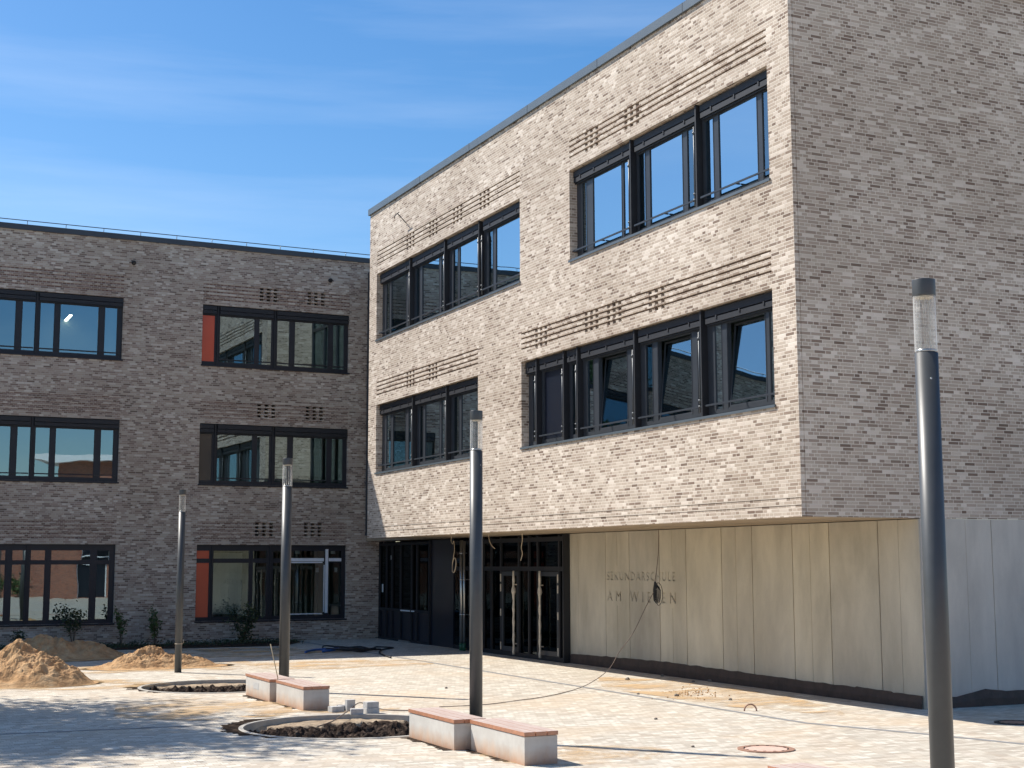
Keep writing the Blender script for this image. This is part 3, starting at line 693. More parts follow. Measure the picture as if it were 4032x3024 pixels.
# glazed entrance
XG = 17.6
ent = empty('entrance', (XG - XF, 0, 0)); ent.parent = block; ent['label'] = 'dark glazed entrance front under the overhang'
def FG(u, d, z): return (d, u - YS, z)
mb = MB(FG)
posts1 = [47.85, 47.15, 46.6, 45.78, 44.75, 44.27, 43.2]
for y in posts1: mb.box(y - .045, y + .045, .0, .12, 0, 3.38)
for z_ in (0., 1.0, 3.24): mb.box(43.2, 47.85, .004, .11, z_, z_ + .09)
for y in (39.95, 38.93, 38.36, 37.70, 36.50, 35.85, 35.30, 34.02): mb.box(y - .04, y + .04, .0, .12, 0, 3.38)
for z_ in (0., 2.40, 3.2): mb.box(33.72, 41.2, .004, .11, z_, z_ + .12)
mb.box(33.725, 33.80, -.01, .2, 0, 3.385)
mb.build('curtain_frame', M['blind'], ent)
mb = MB(FG); mb.box(41.3, 43.15, .06, .2, 0, 3.38); mb.build('side_panel', M['darkpanel'], ent)
for a, b in zip(posts1[1:], posts1):
    mb = MB(FG); mb.box(a + .05, b - .05, .05, .07, .09, 1.0); mb.build('panel', M['darkpanel'], ent)
    mb = MB(FG); mb.box(a + .05, b - .05, .05, .06, 1.09, 3.24); mb.build('pane', M['glass_door'], ent)
ds = [41.2, 39.95, 38.93, 38.36, 37.70, 36.50, 35.85, 35.30, 34.02, 33.75]
for a, b in zip(ds[1:], ds):
    mb = MB(FG); mb.box(a + .04, b - .04, .05, .06, 2.52, 3.2); mb.build('pane', M['glass_door'], ent)
    if b in (37.70, 35.30):
        dd = MB(FG); dd.box(a + .045, a + .15, .01, .09, .13, 2.38); dd.box(b - .15, b - .045, .01, .09, .13, 2.38); dd.box(a + .15, b - .15, .012, .088, 2.26, 2.38); dd.box(a + .15, b - .15, .012, .088, .13, .26)
        door = dd.build('door', M['frame'], ent)
        mb = MB(FG); mb.box(a + .15, b - .15, .05, .06, .26, 2.26); mb.build('pane', M['glass_door'], door)
        yh = a + .18 if b == 37.70 else b - .18
        yh = 36.63 if b == 37.70 else 34.98
        mb = MB(FG); pts = [(yh + .008 * math.sin(i * 1.7), -.09, .06 + i * .0835) for i in range(29)]
        mb.tube(pts, lambda s_: .033 + .006 * math.sin(s_ * 37) + (.03 if .74 < s_ < .82 else 0), 10)
        for z_ in (.35, 2.0): mb.box(yh - .015, yh + .015, -.09, .012, z_, z_ + .03)
        mb.build('wrapped_handle', M['wrap'], door)
        ye = b - .03 if b == 37.70 else a + .05
        mb = MB(FG)
        for za, zb in ((2.09, 2.31), (1.81, 2.02), (1.11, 1.31), (.16, .37)): mb.box(ye - .025, ye + .025, -.012, -.001, za, zb)
        mb.build('protective_tape', M['wrap'], door)
    else:
        mb = MB(FG); mb.box(a + .04, b - .04, .05, .06, .12, 2.40); mb.build('pane', M['glass_door'], ent)
mb = MB(FG)
mb.quad(((33.8, 5, -.0), (47.9, 5, -.0), (47.9, 5, 3.38), (33.8, 5, 3.38))); mb.quad(((33.8, .2, 0.006), (47.9, .2, 0.006), (47.9, 5, 0.006), (33.8, 5, 0.006))); mb.quad(((33.8, .2, 3.37), (47.9, .2, 3.37), (47.9, 5, 3.37), (33.8, 5, 3.37)))
mb.quad(((33.8, .2, 0), (33.8, 5, 0), (33.8, 5, 3.38), (33.8, .2, 3.38))); mb.quad(((47.9, .2, 0), (47.9, 5, 0), (47.9, 5, 3.38), (47.9, .2, 3.38)))
mb.build('hall', M['browndark'], ent, recalc=False)
mb = MB(FG)
for y in (39.4, 38.6, 36.2): mb.box(y - .12, y + .12, 1.2, 1.25, .1, 2.3)
mb.build('hall_screen', M['green'], ent)
mb = MB(FG)
mb.box(47.55, 47.65, .035, .049, 1.62, 1.9); mb.box(46.72, 46.78, .035, .049, 2.75, 2.9); mb.build('paper_note', M['paper'], ent)
mb = MB(FG); mb.box(44.85, 45.7, -.02, -.001, 1.02, 1.06); mb.box(44.45, 44.7, -.02, -.001, 1.02, 1.06); mb.build('protective_strip', M['white'], ent)
mb = MB(FG); mb.box(44.8, 45.8, -.05, -.001, -.0, .05); mb.build('threshold', M['steel'], ent)

# downpipes beside the entrance
for k, (y, z1_, lb, r_) in enumerate(((40.08, 3.32, 'grey downpipe with clamps left of the entrance doors', .055), (39.86, 3.28, 'thinner pale conduit right of the grey downpipe', .04))):
    t = empty('downpipe', (17.40, y, 0)); tag(t, lb, 'pipe', 'pipes beside the entrance')
    mb = MB(); mb.cyl((0, 0, .2), (0, 0, z1_), r_, 14); mb.build('pipe', M['steel'], t)
    mb = MB(); mb.cyl((0, 0, 0.0), (0, 0, .22), r_ + .012, 14); mb.build('foot', M['green'], t)
    for z_ in (1.05, 2.1, 2.9)[:3 - k]:
        mb = MB(); mb.cyl((0, 0, z_), (0, 0, z_ + .05), r_ + .015, 14); mb.box(-.0, .19, -.012, .012, z_ + .01, z_ + .04)
        mb.build('clamp', M['steel'], t)

# hanging cables from the soffit
def cable(name, label, pts, r, mat, k=8, group=None):
    mb = MB(); mb.tube(spline(pts, k), r, 7); o = mb.build(name, M[mat]); return tag(o, label, 'cable', group)
x_ = 16.15
loop = [(x_ + .02 * math.sin(t * .9), 37.72 + .14 * math.cos(t * .9) + (.04 if t > 7 else 0), 2.56 + .21 * math.sin(t * .9)) for t in range(14)]
cable('loose_cable', 'pale cable hanging from the soffit and ending in a round coil', [(x_, 37.9, 3.42), (x_, 37.95, 3.25), (x_, 37.84, 3.17), (x_, 37.75, 3.25), (x_, 37.70, 3.0), (x_, 37.76, 2.85)] + loop, .008, 'cablewhite', 5, 'cables hanging from the soffit')
cable('loose_cable', 'short curved pale cable end hanging right of the third lamp post', [(16., 34.98, 3.42), (16., 35.0, 3.28), (16., 34.85, 3.1), (16., 34.62, 3.0)], .010, 'cablewhite', 6, 'cables hanging from the soffit')
cable('loose_cable', 'straight doubled pale cable hanging before the entrance doors', [(15.9, 32.75, 3.42), (15.9, 32.74, 3.2), (15.9, 32.80, 3.0), (15.9, 32.74, 2.85), (15.9, 32.84, 2.68)], .010, 'cablewhite', 6, 'cables hanging from the soffit')
t = empty('hanging_cable', (17.72, 29.08, 3.39)); tag(t, 'long brown cable with a dark coil hanging before the engraved name', 'cable')
def rel(P): return [(a - 17.72, b - 29.08, c - 3.39) for a, b, c in P]
cx_, cy_, cz_ = 17.2, 28.42, 2.18
mb = MB(); mb.tube(rel(spline([(17.72, 29.08, 3.40), (17.5, 28.75, 2.85), (cx_, cy_, cz_)], 6)), .0075, 7); mb.build('drop', M['cable'], t)
mb = MB()
for i in range(7):
    ww = .035 + .013 * i; hh = .44 + .018 * (i % 4); s_ = (i - 4) * .012
    P = [(cx_ + s_ * .3, cy_ - s_ * 2 - .07 + ww * math.sin(a) * (1 - abs(math.cos(a)) * .0), cz_ - hh / 2 + hh / 2 * math.cos(a)) for a in [j * math.pi / 9 for j in range(19)]]
    P = [(p[0], cy_ + (p[1] - cy_) * min(1, (cz_ - p[2]) / .18 + .05), p[2]) for p in P]
    mb.tube(rel(P), .008, 6)
P = [(cx_, cy_ - .12 + .17 * math.sin(a) * (1.2 if math.sin(a) < 0 else .4), cz_ - .28 + .26 * math.cos(a)) for a in [j * math.pi / 12 for j in range(25)]]
mb.tube(rel(P), .007, 6)
mb.build('coil', M['rubber'], t)
G = [(cx_, cy_ + .05, cz_ - .22), (16.95, 28.42, 1.62), (16.50, 28.28, 1.01), (16.0, 28.0, .655), (15.4, 27.4, .34), (14.8, 27.0, .13), (14.1, 26.5, .02), (12.83, 25.38, .014), (11.92, 24.86, .014), (11.04, 24.43, .014), (10.18, 24.45, .014)]
mb = MB(); mb.tube(rel(spline(G, 8)), .0075, 7); mb.build('tail', M['cable'], t)
cable('ground_cable', 'thin dark cable looping over the paver blocks into the nearer tree pit', [(9.55, 24.0, .012), (9.4, 24.13, .014), (9.12, 24.43, .014), (8.96, 24.8, .06), (8.74, 24.75, .12), (8.41, 24.3, .05), (8.2, 23.9, .05), (7.67, 23.0, .02), (7.2, 22.35, .02)], .010, 'cable')
# hose coil on the shaded paving
mb = MB(); P = []
for i in range(46):
    a = i * .55; P.append((14.0 + .55 * math.cos(a) + .03 * i * .5, 41.4 + .9 * math.sin(a), .03 + .012 * (i % 5) + .06 * max(0, math.sin(a * .5))))
P += [(15.2, 41.6, .03), (15.6, 42.6, .03), (15.9, 41.9, .03), (15.3, 41.2, .03), (14.6, 39.6, .03), (14.2, 37.6, .03)]
mb.tube(spline(P, 4), .021, 7); h_ = tag(mb.build('hose', M['rubber']), 'coiled black hose lying on the shaded paving before the entrance', 'hose')
mb = MB(); mb.tube(spline([(12.7, 40.7, .05), (13.2, 41.3, .07), (13.9, 41.2, .08), (13.3, 40.9, .05), (13.8, 41.6, .07)], 8), .035, 7); tag(mb.build('blue_hose', M['blue']), 'short blue hose bundle at the left end of the black hose', 'hose')

# ------------------------------------------------------------ school wing (shaded front L)
LS = .0176
wing = empty('school_wing', (0, 47.6332, 0), math.atan(LS)); tag(wing, 'long shaded three storey brick school wing behind the paved yard', 'school building')
def FL(u, d, z): return (u, d, z)
ZL = 13.43
AU = 8.43; BU0, BU1 = 11.10, 16.40
rows = ((9.37, 11.45), (5.30, 7.36), (.72, 3.26))
rl = []
for (za, zb), top in zip(rows, (12.19, 8.10, 4.02)):
    cols = [(3.10 - 5.22 * 1 - 2.35, -2.2), (-2.12 + .4, -2.12 + .4)] 
    for (a, b) in ((AU - 7.95, AU), (BU0, BU1), (-11.5, -4.2)):
        rl.append((a, b, za, zb, None))
        for k in range(5): rl.append((a, b, top - .06 - k * 2 * BW, top - k * 2 * BW, .018))
    rl += [(c + i * .25, c + i * .25 + .14, top - .078 - k * 2 * BW, top - k * 2 * BW, .35) for c in (13.09, 14.83) for i in range(3) for k in range(4)]
rl.append((8.455, 8.468, .1, ZL, .008)); rl.append((-19.9, 17.6, .2, .235, .02))
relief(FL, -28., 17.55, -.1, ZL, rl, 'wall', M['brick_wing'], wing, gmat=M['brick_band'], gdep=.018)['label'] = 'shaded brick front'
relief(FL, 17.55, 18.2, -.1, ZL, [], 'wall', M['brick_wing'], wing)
mb = MB(); mb.box(-28, 17.6, .31, 16., ZL - .25, ZL - .05); mb.build('roof', M['roofgravel'], wing)
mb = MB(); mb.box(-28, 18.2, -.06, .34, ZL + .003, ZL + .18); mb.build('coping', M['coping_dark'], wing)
mb = MB()
for i in range(24): u = 17.5 - i * 1.222; mb = MB(); mb.cyl((u, .12, ZL + .18), (u, .12, ZL + .34), .012, 6); mb.build('rail_post', M['steel'], wing)
mb = MB(); mb.cyl((-28, .12, ZL + .345), (18.0, .12, ZL + .345), .014, 6); mb.build('roof_rail', M['coping_dark'], wing)

def patA(x1):
    ps = []; po = []
    for k in range(3):
        e = x1 - k * 2.62
        ps += [(e - .57, e - .18, 'g'), (e - 2.0, e - .79, 'g'), (e - 2.63 + (.0), e - 2.20, 'g')]
        po.append((e - 2.80, e - 2.70))
    ps.sort(); return [(max(a, x1 - 7.85), b, k) for a, b, k in ps if b > x1 - 7.8], [p for p in sorted(po) if p[0] > x1 - 7.6]
pA, poA = patA(AU)
pA = [(a, b, k) for a, b, k in pA]
pB = [(11.12, 11.55, 'r'), (11.74, 12.95, 'g'), (13.13, 13.56, 'g'), (13.78, 14.21, 'g'), (14.42, 15.64, 'g'), (15.84, 16.24, 'g')]
poB = [(11.60, 11.70), (13.62, 13.72)]
kw = dict(sun=False, dist=.10, rods=False)
window(FL, wing, AU - 7.95, AU, rows[0][0], rows[0][1], pA, poA, 'top floor window at the left edge, blue sky mirrored', **kw)
window(FL, wing, AU - 7.95, AU, rows[1][0], rows[1][1], pA, poA, 'middle floor window at the left edge', **kw)
window(FL, wing, AU - 7.95, AU, rows[2][0], rows[2][1], pA, poA, 'ground floor window at the left edge', transom=(2.61, 2.75), bar=False, blind=False, **kw)
window(FL, wing, BU0, BU1, rows[0][0], rows[0][1], pB, poB, 'top floor window with a red panel', **kw)
pB2 = [(pB[0][0], pB[0][1], 'b')] + pB[1:]
window(FL, wing, BU0, BU1, rows[1][0], rows[1][1], pB2, poB, 'middle floor window with a dark panel', **kw)
pB3 = [pB[0], (11.70, 12.92, 'g'), (13.07, 13.55, 'g'), (13.78, 14.21, 'g'), (14.42, 15.62, 'g'), (15.80, 16.24, 'g')]
wg = window(FL, wing, BU0, BU1, rows[2][0], rows[2][1], pB3, poB, 'ground floor window with a red panel and white protective strips', transom=(2.65, 2.80), bar=False, blind=False, **kw)
for a in ((-11.5, -4.2),):
    for (za, zb) in rows: window(FL, wing, a[0], a[1], za, zb, [(a[0] + .2 + i * 1.4, a[0] + 1.45 + i * 1.4, 'g') for i in range(5)], [], None, **kw)
# protective films and stickers on the ground floor window
for (a, b, c, d) in ((14.36, 15.60, 2.70, 2.81), (14.40, 15.55, 2.64, 2.685), (15.655, 15.76, .92, 3.12), (15.60, 15.635, .95, 2.58), (15.78, 16.24, 2.70, 2.81), (14.36, 15.55, .88, .915)):
    mb = MB(FL); mb.box(a, b, .078, .092, c, d); mb.build('protective_strip', M['white'], wg)
for (a, b, c, d) in ((14.56, 14.74, 2.96, 3.06), (15.87, 16.03, 2.96, 3.06), (15.33, 15.44, 2.32, 2.48), (16.01, 16.12, 2.32, 2.48)):
    mb = MB(FL); mb.box(a, b, .138, .146, c, d); mb.build('sticker', M['paper'], wg)
mb = MB(FL); mb.box(11.62, 13.0, 1.2, 1.24, .9, 3.0); o = mb.build('whiteboard', M['paper'], wg)
# small cameras on the wing
for k, (u, z_) in enumerate(((8.72, 12.66), (15.66, 12.67))):
    t = empty('wall_camera', tuple(wing.matrix_world.translation)); t.location = (u, 47.6332 + LS * u - .001, z_)
    tag(t, ['small black wall fitting above the left windows of the wing', 'small black wall fitting near the sunlit block'][k], 'wall fitting', 'small fittings high on the wing')
    mb = MB(); mb.cyl((0, .0, 0), (0, -.06, 0), .075, 14); mb.build('base', M['rubber'], t)
    mb = MB(); mb.cyl((0, -.06, 0), (0, -.15, -.03), .05, 12); mb.build('lens_head', M['rubber'], t)
t = empty('ceiling_light', (7.0, 50.2, 11.05)); tag(t, 'lit tube light seen through the top left window of the wing', 'ceiling light')
mb = MB(); mb.box(-.04, .04, -.65, .65, -.03, .0); mb.build('tube', M['tube'], t)
mb = MB(); mb.box(-.06, .06, -.68, .68, .002, .05); mb.build('housing', M['steel'], t)

# ------------------------------------------------------------ neighbouring brick building (mirrored in the wing's windows)
nb = empty('brick_hall', (8, -22, 0)); tag(nb, 'red brick hall with a white overhanging roof, mirrored in the left windows of the wing', 'building')
def FN(u, d, z): return (u, -d, z)
relief(FN, -30, 26, -.1, 6.2, [(12.6, 15.2, 0.05, 3.6, None)], 'wall', M['redbrick'], nb)
mb = MB(FN); mb.box(1.0, 26, -12, -.02, 4., 10.8); o = mb.build('upper_wall', M['redbrick'], nb); o.location = (10.4, 0, 0); o.rotation_euler.z = R(-62)
mb = MB(FN); mb.box(0, 28, -13, 1.3, 10.8, 11.3); o = mb.build('roof', M['roofwhite'], nb); o.location = (10.4, 0, 0); o.rotation_euler.z = R(-62)
mb = MB(FN); mb.box(-30, 26, .2, 12, 6.0, 6.2); mb.build('low_roof', M['roofgravel'], nb)
mb = MB(FN); mb.box(12.6, 15.2, .25, .3, .05, 3.6); mb.build('door', M['darkpanel'], nb)
mb = MB(FN)
for u in (12.6, 13.8, 15.1): mb.box(u, u + .09, .12, .24, .05, 3.6)
mb.box(12.6, 15.2, .125, .235, 2.7, 2.78); mb.build('door_frame', M['roofwhite'], nb)

# ------------------------------------------------------------ lamp posts
def make_lamp():
    t = empty('lamp_post'); r = .094
    mb = MB(); mb.cyl((0, 0, 0), (0, 0, 4.30), r, 40); mb.build('pole', M['lamp'], t)
    mb = MB(); mb.cyl((0, 0, 4.302), (0, 0, 4.33), r - .014, 32); mb.build('collar', M['steel'], t)
    bm = bmesh.new(); n = 48
    mb = MB(); 
    A = []
    for z_ in (4.31, 4.775):
        A.append([mb.bm.verts.new((r * .965 * math.cos(i * 2 * math.pi / n), r * .965 * math.sin(i * 2 * math.pi / n), z_)) for i in range(n)])
    for i in range(n):
        fc = mb.bm.faces.new((A[0][i], A[0][(i + 1) % n], A[1][(i + 1) % n], A[1][i])); fc.smooth = True
    mb.build('lamp_glass', M['acrylic'], t); bm.free()
    mb = MB()
    for i in range(8): a = i * math.pi / 4 + .2; mb.cyl((r * .62 * math.cos(a), r * .62 * math.sin(a), 4.33), (r * .62 * math.cos(a), r * .62 * math.sin(a), 4.765), .0055, 6)
    mb.build('glass_ribs', M['acrylic'], t)
    mb = MB(); mb.cyl((0, 0, 4.758), (0, 0, 4.772), r * .80, 32); mb.build('reflector', M['wrap'], t)
    mb = MB(); mb.cyl((0, 0, 4.773), (0, 0, 4.91), r, 40, None); mb.build('cap', M['lamp'], t, bevel=.004)
    mb = MB(); mb.cyl((-.045, -r + .002, 4.08), (-.045, -r - .004, 4.08), .009, 10); mb.build('screw', M['steel'], t)
    return t
lamp0 = make_lamp()
LP = [((8.02, 8.93, 0), 1.0, 1.0, 'nearest lamp post, cut by the bottom of the picture at the right'),
      ((8.78, 19.67, 0), 1.0, 1.03, 'lamp post behind the nearest full bench pair, before the entrance'),
      ((8.60, 29.0, 0), .98, 1.12, 'lamp post behind the farther bench pair, before the white taped window'),
      ((7.775, 35.17, 0), .902, .90, 'farthest and shortest lamp post, standing before the low sand heap')]
for i, (p, sz, sr, lb) in enumerate(LP):
    t = lamp0 if i == 0 else copy_tree(lamp0)
    t.location = p; t.scale = (sr, sr, sz); tag(t, lb, 'lamp post', 'lamp posts along the yard'); t.rotation_euler.z = i * .7 if i else 0
mb = MB(); mb.tube([(.087 * math.cos(a) * 1., .087 * math.sin(a) * 1., .002 * a) for a in [i * .3 for i in range(22)]] + [(.11, -.02, .03), (.12, .0, .1)], .008, 6)
o = tag(mb.build('rope_tie', M['cablewhite']), 'pale cord tied round the farthest lamp post', 'cord'); o.location = (7.775, 35.17, .68)

# ------------------------------------------------------------ benches
def make_bench():
    t = empty('bench')
    mb = MB(); mb.box(0, .48, 0, 1.72, 0, .365); mb.build('base', M['bench'], t, bevel=.006)
    for k in range(3):
        a = -.01 + k * .168
        mb = MB(); mb.box(a, a + .158, -.015, 1.735, .372, .425); o = mb.build('seat_plank', M['wood'], t, bevel=.004); o.data.materials.append(M['woodtop'])
        for fc in o.data.polygons:
            if fc.normal.z > .9: fc.material_index = 1
    return t
b0 = make_bench()
BL_ = [((8.265, 16.97, 0), 'nearest concrete bench block with wooden seat, in front of the lamp post', 0),
       ((8.045, 18.78, 0), 'concrete bench block touching the nearer tree pit', 0),
       ((7.775, 24.98, 0), 'nearer block of the farther bench pair beside the paver blocks', 0),
       ((7.69, 26.86, 0), 'block of the farther bench pair touching the farther tree pit', 0),
       ((9.36, 11.32, 0), 'bench of which only the wooden seat corner shows at the bottom edge', .04)]
for i, (p, lb, rz) in enumerate(BL_):
    t = b0 if i == 0 else copy_tree(b0)
    t.location = p; t.rotation_euler.z = rz; tag(t, lb, 'bench', 'concrete benches with wooden seats')
    if i == 3:
        mb = MB(); mb.box(-.003, .004, .75, 1.15, .17, .30); mb.build('plaque', M['block'], t)
# saw-tooth sand joints where paving ends beside the benches
def teeth(x, y0, y1, wmax, name='paving_gap', side=-1):
    pts = [(x, y0)]; y = y0
    k = 0
    while y < y1:
        ww = random.uniform(.35, 1) * wmax; h_ = .08
        pts += [(x + side * ww, y + .015), (x + side * ww, y + h_), (x + side * .03, y + h_ + .005)]
        y += .16
    pts.append((x, y1)); sheet(name, pts, .0065, 'soil', kind='structure')
teeth(8.262, 17.4, 18.75, .14); teeth(8.04, 18.8, 20.5, .16); teeth(7.77, 25.4, 26.75, .14); teeth(7.685, 26.9, 28.5, .16)
def pit_teeth(cx, cy, r, a0, a1):
    # notches cut where square pavers meet the round kerb, left side
    y = cy + r * math.sin(a0)
    for k in range(40):
        yy = cy - r * .55 + k * .16
        if yy > cy + r * .93: break
        dx = math.sqrt(max(0, r * r - (yy - cy) ** 2)); w_ = random.uniform(.04, .30) if abs(yy - cy) < r * .95 else .1
        w_ += .25 * max(0, (yy - cy) / r)
        bx = cx - dx
        sheet('paving_gap', [(bx + .03, yy), (bx + .03, yy + .11), (bx - w_, yy + .11), (bx - w_, yy)], .0065 + .0002 * (k % 3), 'soil', kind='structure')
for (cx, cy, r) in PITS: pit_teeth(cx, cy, r, 0, 0)

# loose paver blocks
def pblock(loc, rz, sz, lb):
    mb = MB(); mb.box(-sz[0] / 2, sz[0] / 2, -sz[1] / 2, sz[1] / 2, 0, sz[2]); o = mb.build('paver_block', M['block'], bevel=.008); o.location = loc; o.rotation_euler.z = rz
    tag(o, lb, 'paver block', 'loose paver blocks by the tree pit')
pblock((8.24, 24.55, 0), .2, (.24, .16, .10), 'leftmost flat paver block, closest to the bench end')
pblock((8.43, 24.72, 0), -.1, (.20, .16, .10), 'flat paver block between the leftmost one and the upright one')
pblock((8.52, 24.60, 0), .1, (.16, .10, .20), 'paver block standing on end in the middle of the row')
pblock((8.72, 24.05, 0), .05, (.24, .18, .10), 'lower paver block of the stacked pair')
pblock((8.72, 24.06, .101), .12, (.23, .17, .10), 'upper paver block of the stacked pair')
pblock((8.43, 23.98, .0), -.25, (.22, .16, .10), 'paver block lying on the pit kerb before the stacked pair')
# cane
mb = MB(); mb.tube([(7.925, 26.785, .0), (7.80, 26.785, .55), (7.67, 26.785, 1.09)], .009, 7)
# leaning
o = tag(mb.build('cane', M['cane']), 'thin cane sticking up from the gap of the farther bench pair', 'cane'); 

# manholes and debris
def manhole(x, y, r, lb, dark=False):
    t = empty('manhole', (x, y, 0)); tag(t, lb, 'manhole', 'manhole covers in the paving')
    bm = bmesh.new()
    def ringm(name, r0, r1, z, mat):
        mb = MB(); n = 40
        A = [mb.bm.verts.new((r0 * math.cos(i * 2 * math.pi / n), r0 * math.sin(i * 2 * math.pi / n), z)) for i in range(n)]; B = [mb.bm.verts.new((r1 * math.cos(i * 2 * math.pi / n), r1 * math.sin(i * 2 * math.pi / n), z)) for i in range(n)]
        Z = [mb.bm.verts.new((r1 * math.cos(i * 2 * math.pi / n), r1 * math.sin(i * 2 * math.pi / n), -.01)) for i in range(n)]
        for i in range(n):
            mb.bm.faces.new((A[i], B[i], B[(i + 1) % n], A[(i + 1) % n])); mb.bm.faces.new((B[i], Z[i], Z[(i + 1) % n], B[(i + 1) % n]))
        return mb.build(name, mat, t)
    ringm('frame', r * .78, r, .016, M['iron'] if not dark else M['rubber'])
    mb = MB(); mb.cyl((0, 0, 0), (0, 0, .012), r * .74, 40); mb.build('cover', M['pinkcover'] if not dark else M['iron'], t); bm.free()
    mb = MB()
    for i in range(14): a = i * math.pi / 7; mb.box(r * .76, r * .80, -.02, .02, .012, .020, Matrix.Rotation(a, 4, 'Z'))
    mb.build('lugs', M['rubber'], t)
manhole(12.02, 16.93, .40, 'round manhole with a pinkish cover before the engraved wall')
manhole(17.6, 17.87, .32, 'dark round manhole in the shade at the right edge', True)
mb = MB(); mb.tube([(.11 * math.cos(a), 0, .0 + .12 * math.sin(a)) for a in [i * math.pi / 12 for i in range(13)]], .014, 8)
o = tag(mb.build('pipe_bend', M['iron']), 'small arched pipe piece standing on the paving near the drain band', 'pipe piece'); 
import math as _m
def ground_pt(u, v):
    a = u - 2016; b = -(v - 1512); c, s = math.cos(roll), math.sin(roll)
    d = IX * (a / 5594.647) + IY * (b / 5594.647) + FW
    t = -H / d.z; return (d.x * t, d.y * t)
gx, gy = ground_pt(2955, 2800); o.location = (gx, gy, 0); o.rotation_euler.z = -.4
def rock(x, y, s, lb, grp=None, mat='stone'):
    bm = bmesh.new(); bmesh.ops.create_icosphere(bm, subdivisions=2, radius=s)
    for v in bm.verts: v.co *= 1 + .45 * mn.noise(v.co * (2.2 / s) + Vector((x, y, 0))); v.co.z *= .7
    me = bpy.data.meshes.new('stone'); bm.to_mesh(me); bm.free(); o = bpy.data.objects.new('stone', me); C.objects.link(o); me.materials.append(M[mat]); o.location = (x, y, s * .4)
    tag(o, lb, 'stone', grp)
for u, v, s, lb in ((2470, 2678, .055, 'dark clod on the sunny paving left of the gravel patch'), (2608, 2663, .045, 'dark clod at the shadow edge below the lettered wall'), (2730, 2686, .04, 'dark clod at the shadow edge above the gravel patch'), (2795, 2684, .05, 'dark clod in the shade right above the gravel patch'), (2664, 2742, .05, 'flat brown clod at the lower end of the gravel patch'), (2876, 2757, .035, 'lone pebble between the gravel patch and the arched pipe piece'), (2582, 2833, .03, 'lone reddish pebble below the drain band'), (1757, 2711, .03, 'tiny stone on the paving left of the third lamp post'), (2728, 2942, .025, 'tiny stone left of the pinkish manhole'), (2513, 2734, .03, 'small stone lying on the drain band')):
    x, y = ground_pt(u, v); rock(x, y, s, lb)
# gravel patch
bm = bmesh.new()
for i in range(110):
    u = random.gauss(2725, 55); v = random.gauss(2728, 11); x, y = ground_pt(u, v); s = random.uniform(.006, .022)
    bmesh.ops.create_icosphere(bm, subdivisions=1, radius=s, matrix=Matrix.Translation((x, y, s * .4)))
me = bpy.data.meshes.new('gravel'); bm.to_mesh(me); bm.free(); o = bpy.data.objects.new('gravel', me); C.objects.link(o); me.materials.append(M['sand']); tag(o, 'scattered gravel crumbs on the paving before the concrete wall', 'gravel', kind='stuff')

# ------------------------------------------------------------ plants
def leaf(bm, p, s, rnd):
    a = Vector((rnd.gauss(0, 1), rnd.gauss(0, 1), rnd.gauss(0, .7))).normalized(); b = a.orthogonal().normalized(); b.rotate(Matrix.Rotation(rnd.uniform(0, 6.3), 3, a)); a *= s; b *= s * .55
    vs = [bm.verts.new(p + x) for x in (-a, b, a, -b)]; bm.faces.new(vs)
def shrub(x, y, h, r, n, lb, seed, mat='leafdark', low=.25, ls=.035):
    rnd = random.Random(seed); t = empty('shrub', (x, y, 0)); tag(t, lb, 'shrub', 'young shrubs along the foot of the wing')
    mb = MB(); bl = bmesh.new()
    k = 7
    for i in range(k):
        a = rnd.uniform(0, 6.3); tip = Vector((r * .8 * math.cos(a) * rnd.uniform(.3, 1), r * .6 * math.sin(a), h * rnd.uniform(.65, .98)))
        pts = [Vector((rnd.uniform(-.03, .03), rnd.uniform(-.03, .03), 0)), tip * .5 + Vector((0, 0, h * .1)), tip]
        mb.tube(spline(pts, 4), lambda s_: .011 * (1 - s_ * .7), 5)
        for j in range(n // k):
            f_ = rnd.uniform(low, 1.08) ; c = (tip * .5 + Vector((0, 0, h * .1))).lerp(tip, max(0, f_ * 2 - 1)) if f_ > .5 else Vector((0, 0, 0)).lerp(tip * .5 + Vector((0, 0, h * .1)), f_ * 2)
            leaf(bl, c + Vector((rnd.gauss(0, r * .2), rnd.gauss(0, r * .2), rnd.gauss(0, h * .06))), rnd.uniform(.6, 1.3) * ls, rnd)
    mb.build('stems', M['bark'], t)
    for v in bl.verts: v.co.z = max(.01, v.co.z)
    me = bpy.data.meshes.new('leaves'); bl.to_mesh(me); bl.free(); o = bpy.data.objects.new('leaves', me); C.objects.link(o); me.materials.append(M[mat]); o.parent = t
shrub(7.05, 47.0, 1.30, .50, 420, 'bushy young shrub before the ground floor window at the left', 11, 'leafdark', .35, .05)
shrub(8.55, 47.0, 1.22, .24, 260, 'slim young shrub at the right edge of the left ground floor window', 12, 'leaf', .35, .05)
shrub(9.62, 47.0, 1.18, .32, 360, 'upright green shrub before the bare brick between the windows', 13, 'leaf', .3, .05)
shrub(12.50, 46.9, 1.35, .62, 900, 'large dark bush below the red panelled ground floor window', 14, 'leafdark', .05, .05)
for k_, (x_, r_) in enumerate(((14.2, 1.0), (16.4, 1.25))):
    shrub(x_, -20.6, 1.9, r_, 500, ['rounded green bush before the red brick hall, nearer its long blank wall', 'larger rounded green bush before the red brick hall, nearer its doors'][k_], 31 + k_, 'leaf', .2, .12)
shrub(5.4, 47.0, .6, .3, 160, 'low sapling behind the shaded sand heap', 15, 'leafdark', .2, .05)
bm = bmesh.new(); rnd = random.Random(5)
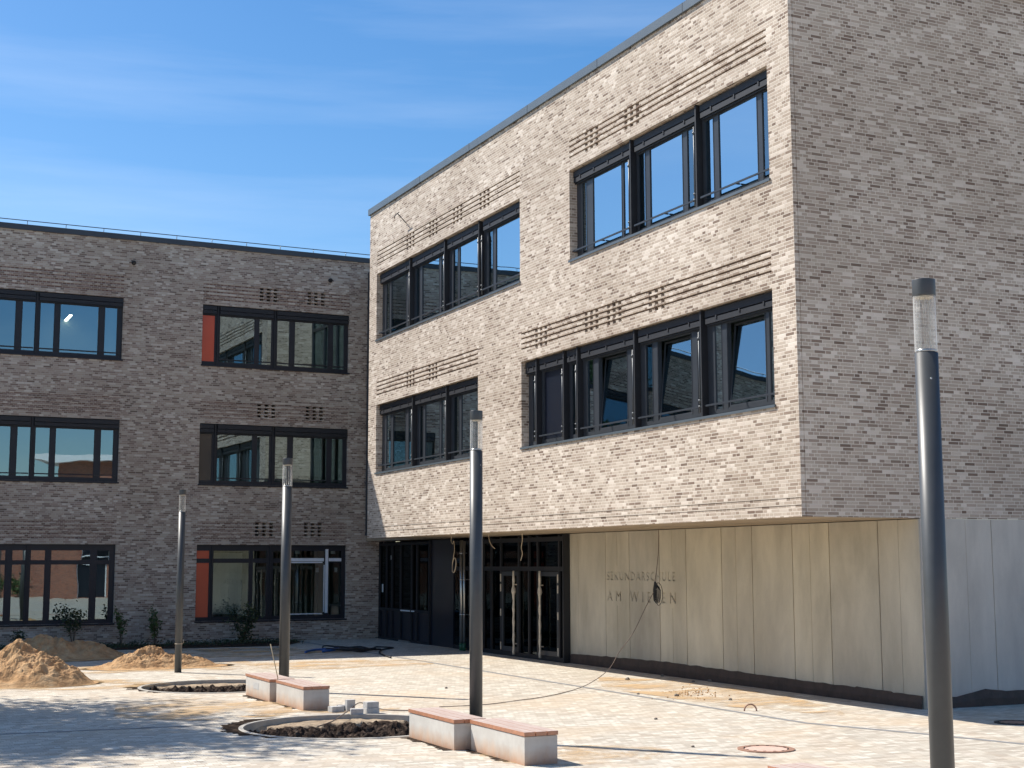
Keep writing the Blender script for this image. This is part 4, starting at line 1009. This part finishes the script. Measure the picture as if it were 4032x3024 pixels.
for i in range(5200):
    x = rnd.uniform(-4, 14.3); y = rnd.uniform(45.6, 47.5); hh = (.10 + .10 * mn.noise(Vector((x * .9, y, 3)))) * rnd.uniform(.2, 1.2)
    leaf(bm, Vector((x, y, max(.02, hh + .02))), rnd.uniform(.02, .045), rnd)
me = bpy.data.meshes.new('ground_cover'); bm.to_mesh(me); bm.free(); o = bpy.data.objects.new('ground_cover', me); C.objects.link(o); me.materials.append(M['leafdark']); tag(o, 'low dark ground cover in the planting bed', 'ground cover', kind='stuff')

# tree outside the frame on the left whose dappled shade falls on the paving
def tree(x, y, h, cz, rx, rz, n, lb, seed):
    rnd = random.Random(seed); t = empty('tree', (x, y, 0)); tag(t, lb, 'tree')
    mb = MB(); mb.tube(spline([(0, 0, 0), (.1, .05, h * .3), (0, .1, h * .6), (0, 0, h * .85)], 6), lambda s_: .20 * (1 - .75 * s_), 10)
    bl = bmesh.new()
    for i in range(46):
        u = rnd.uniform(-1, 1); a = rnd.uniform(0, 6.28); rr = (1 - abs(u) ** 2.2) ** .5 * rx * rnd.uniform(.35, 1)
        tip = Vector((rr * math.cos(a), rr * math.sin(a), cz + u * rz)); b0_ = Vector((0, .05, max(2.0, tip.z - rr * .8 - .3)))
        mb.tube(spline([b0_, b0_.lerp(tip, .5) + Vector((0, 0, .25)), tip], 4), lambda s_: .05 * (1 - .8 * s_), 5)
        for j in range(n // 46):
            g = rnd.uniform(.35, 1.1); c = b0_.lerp(tip, g); sp = .55
            leaf(bl, c + Vector((rnd.gauss(0, sp), rnd.gauss(0, sp), rnd.gauss(0, sp * .6))), rnd.uniform(.07, .13), rnd)
    mb.build('trunk', M['bark'], t)
    me = bpy.data.meshes.new('crown'); bl.to_mesh(me); bl.free(); o = bpy.data.objects.new('crown', me); C.objects.link(o); me.materials.append(M['leaf']); o.parent = t
tree(-2.6, 31.2, 13.5, 10.2, 4.4, 3.0, 30000, 'tall leafy tree beyond the left edge whose dappled shade falls on the paving', 21)
S.render.resolution_x = 1024; S.render.resolution_y = 768
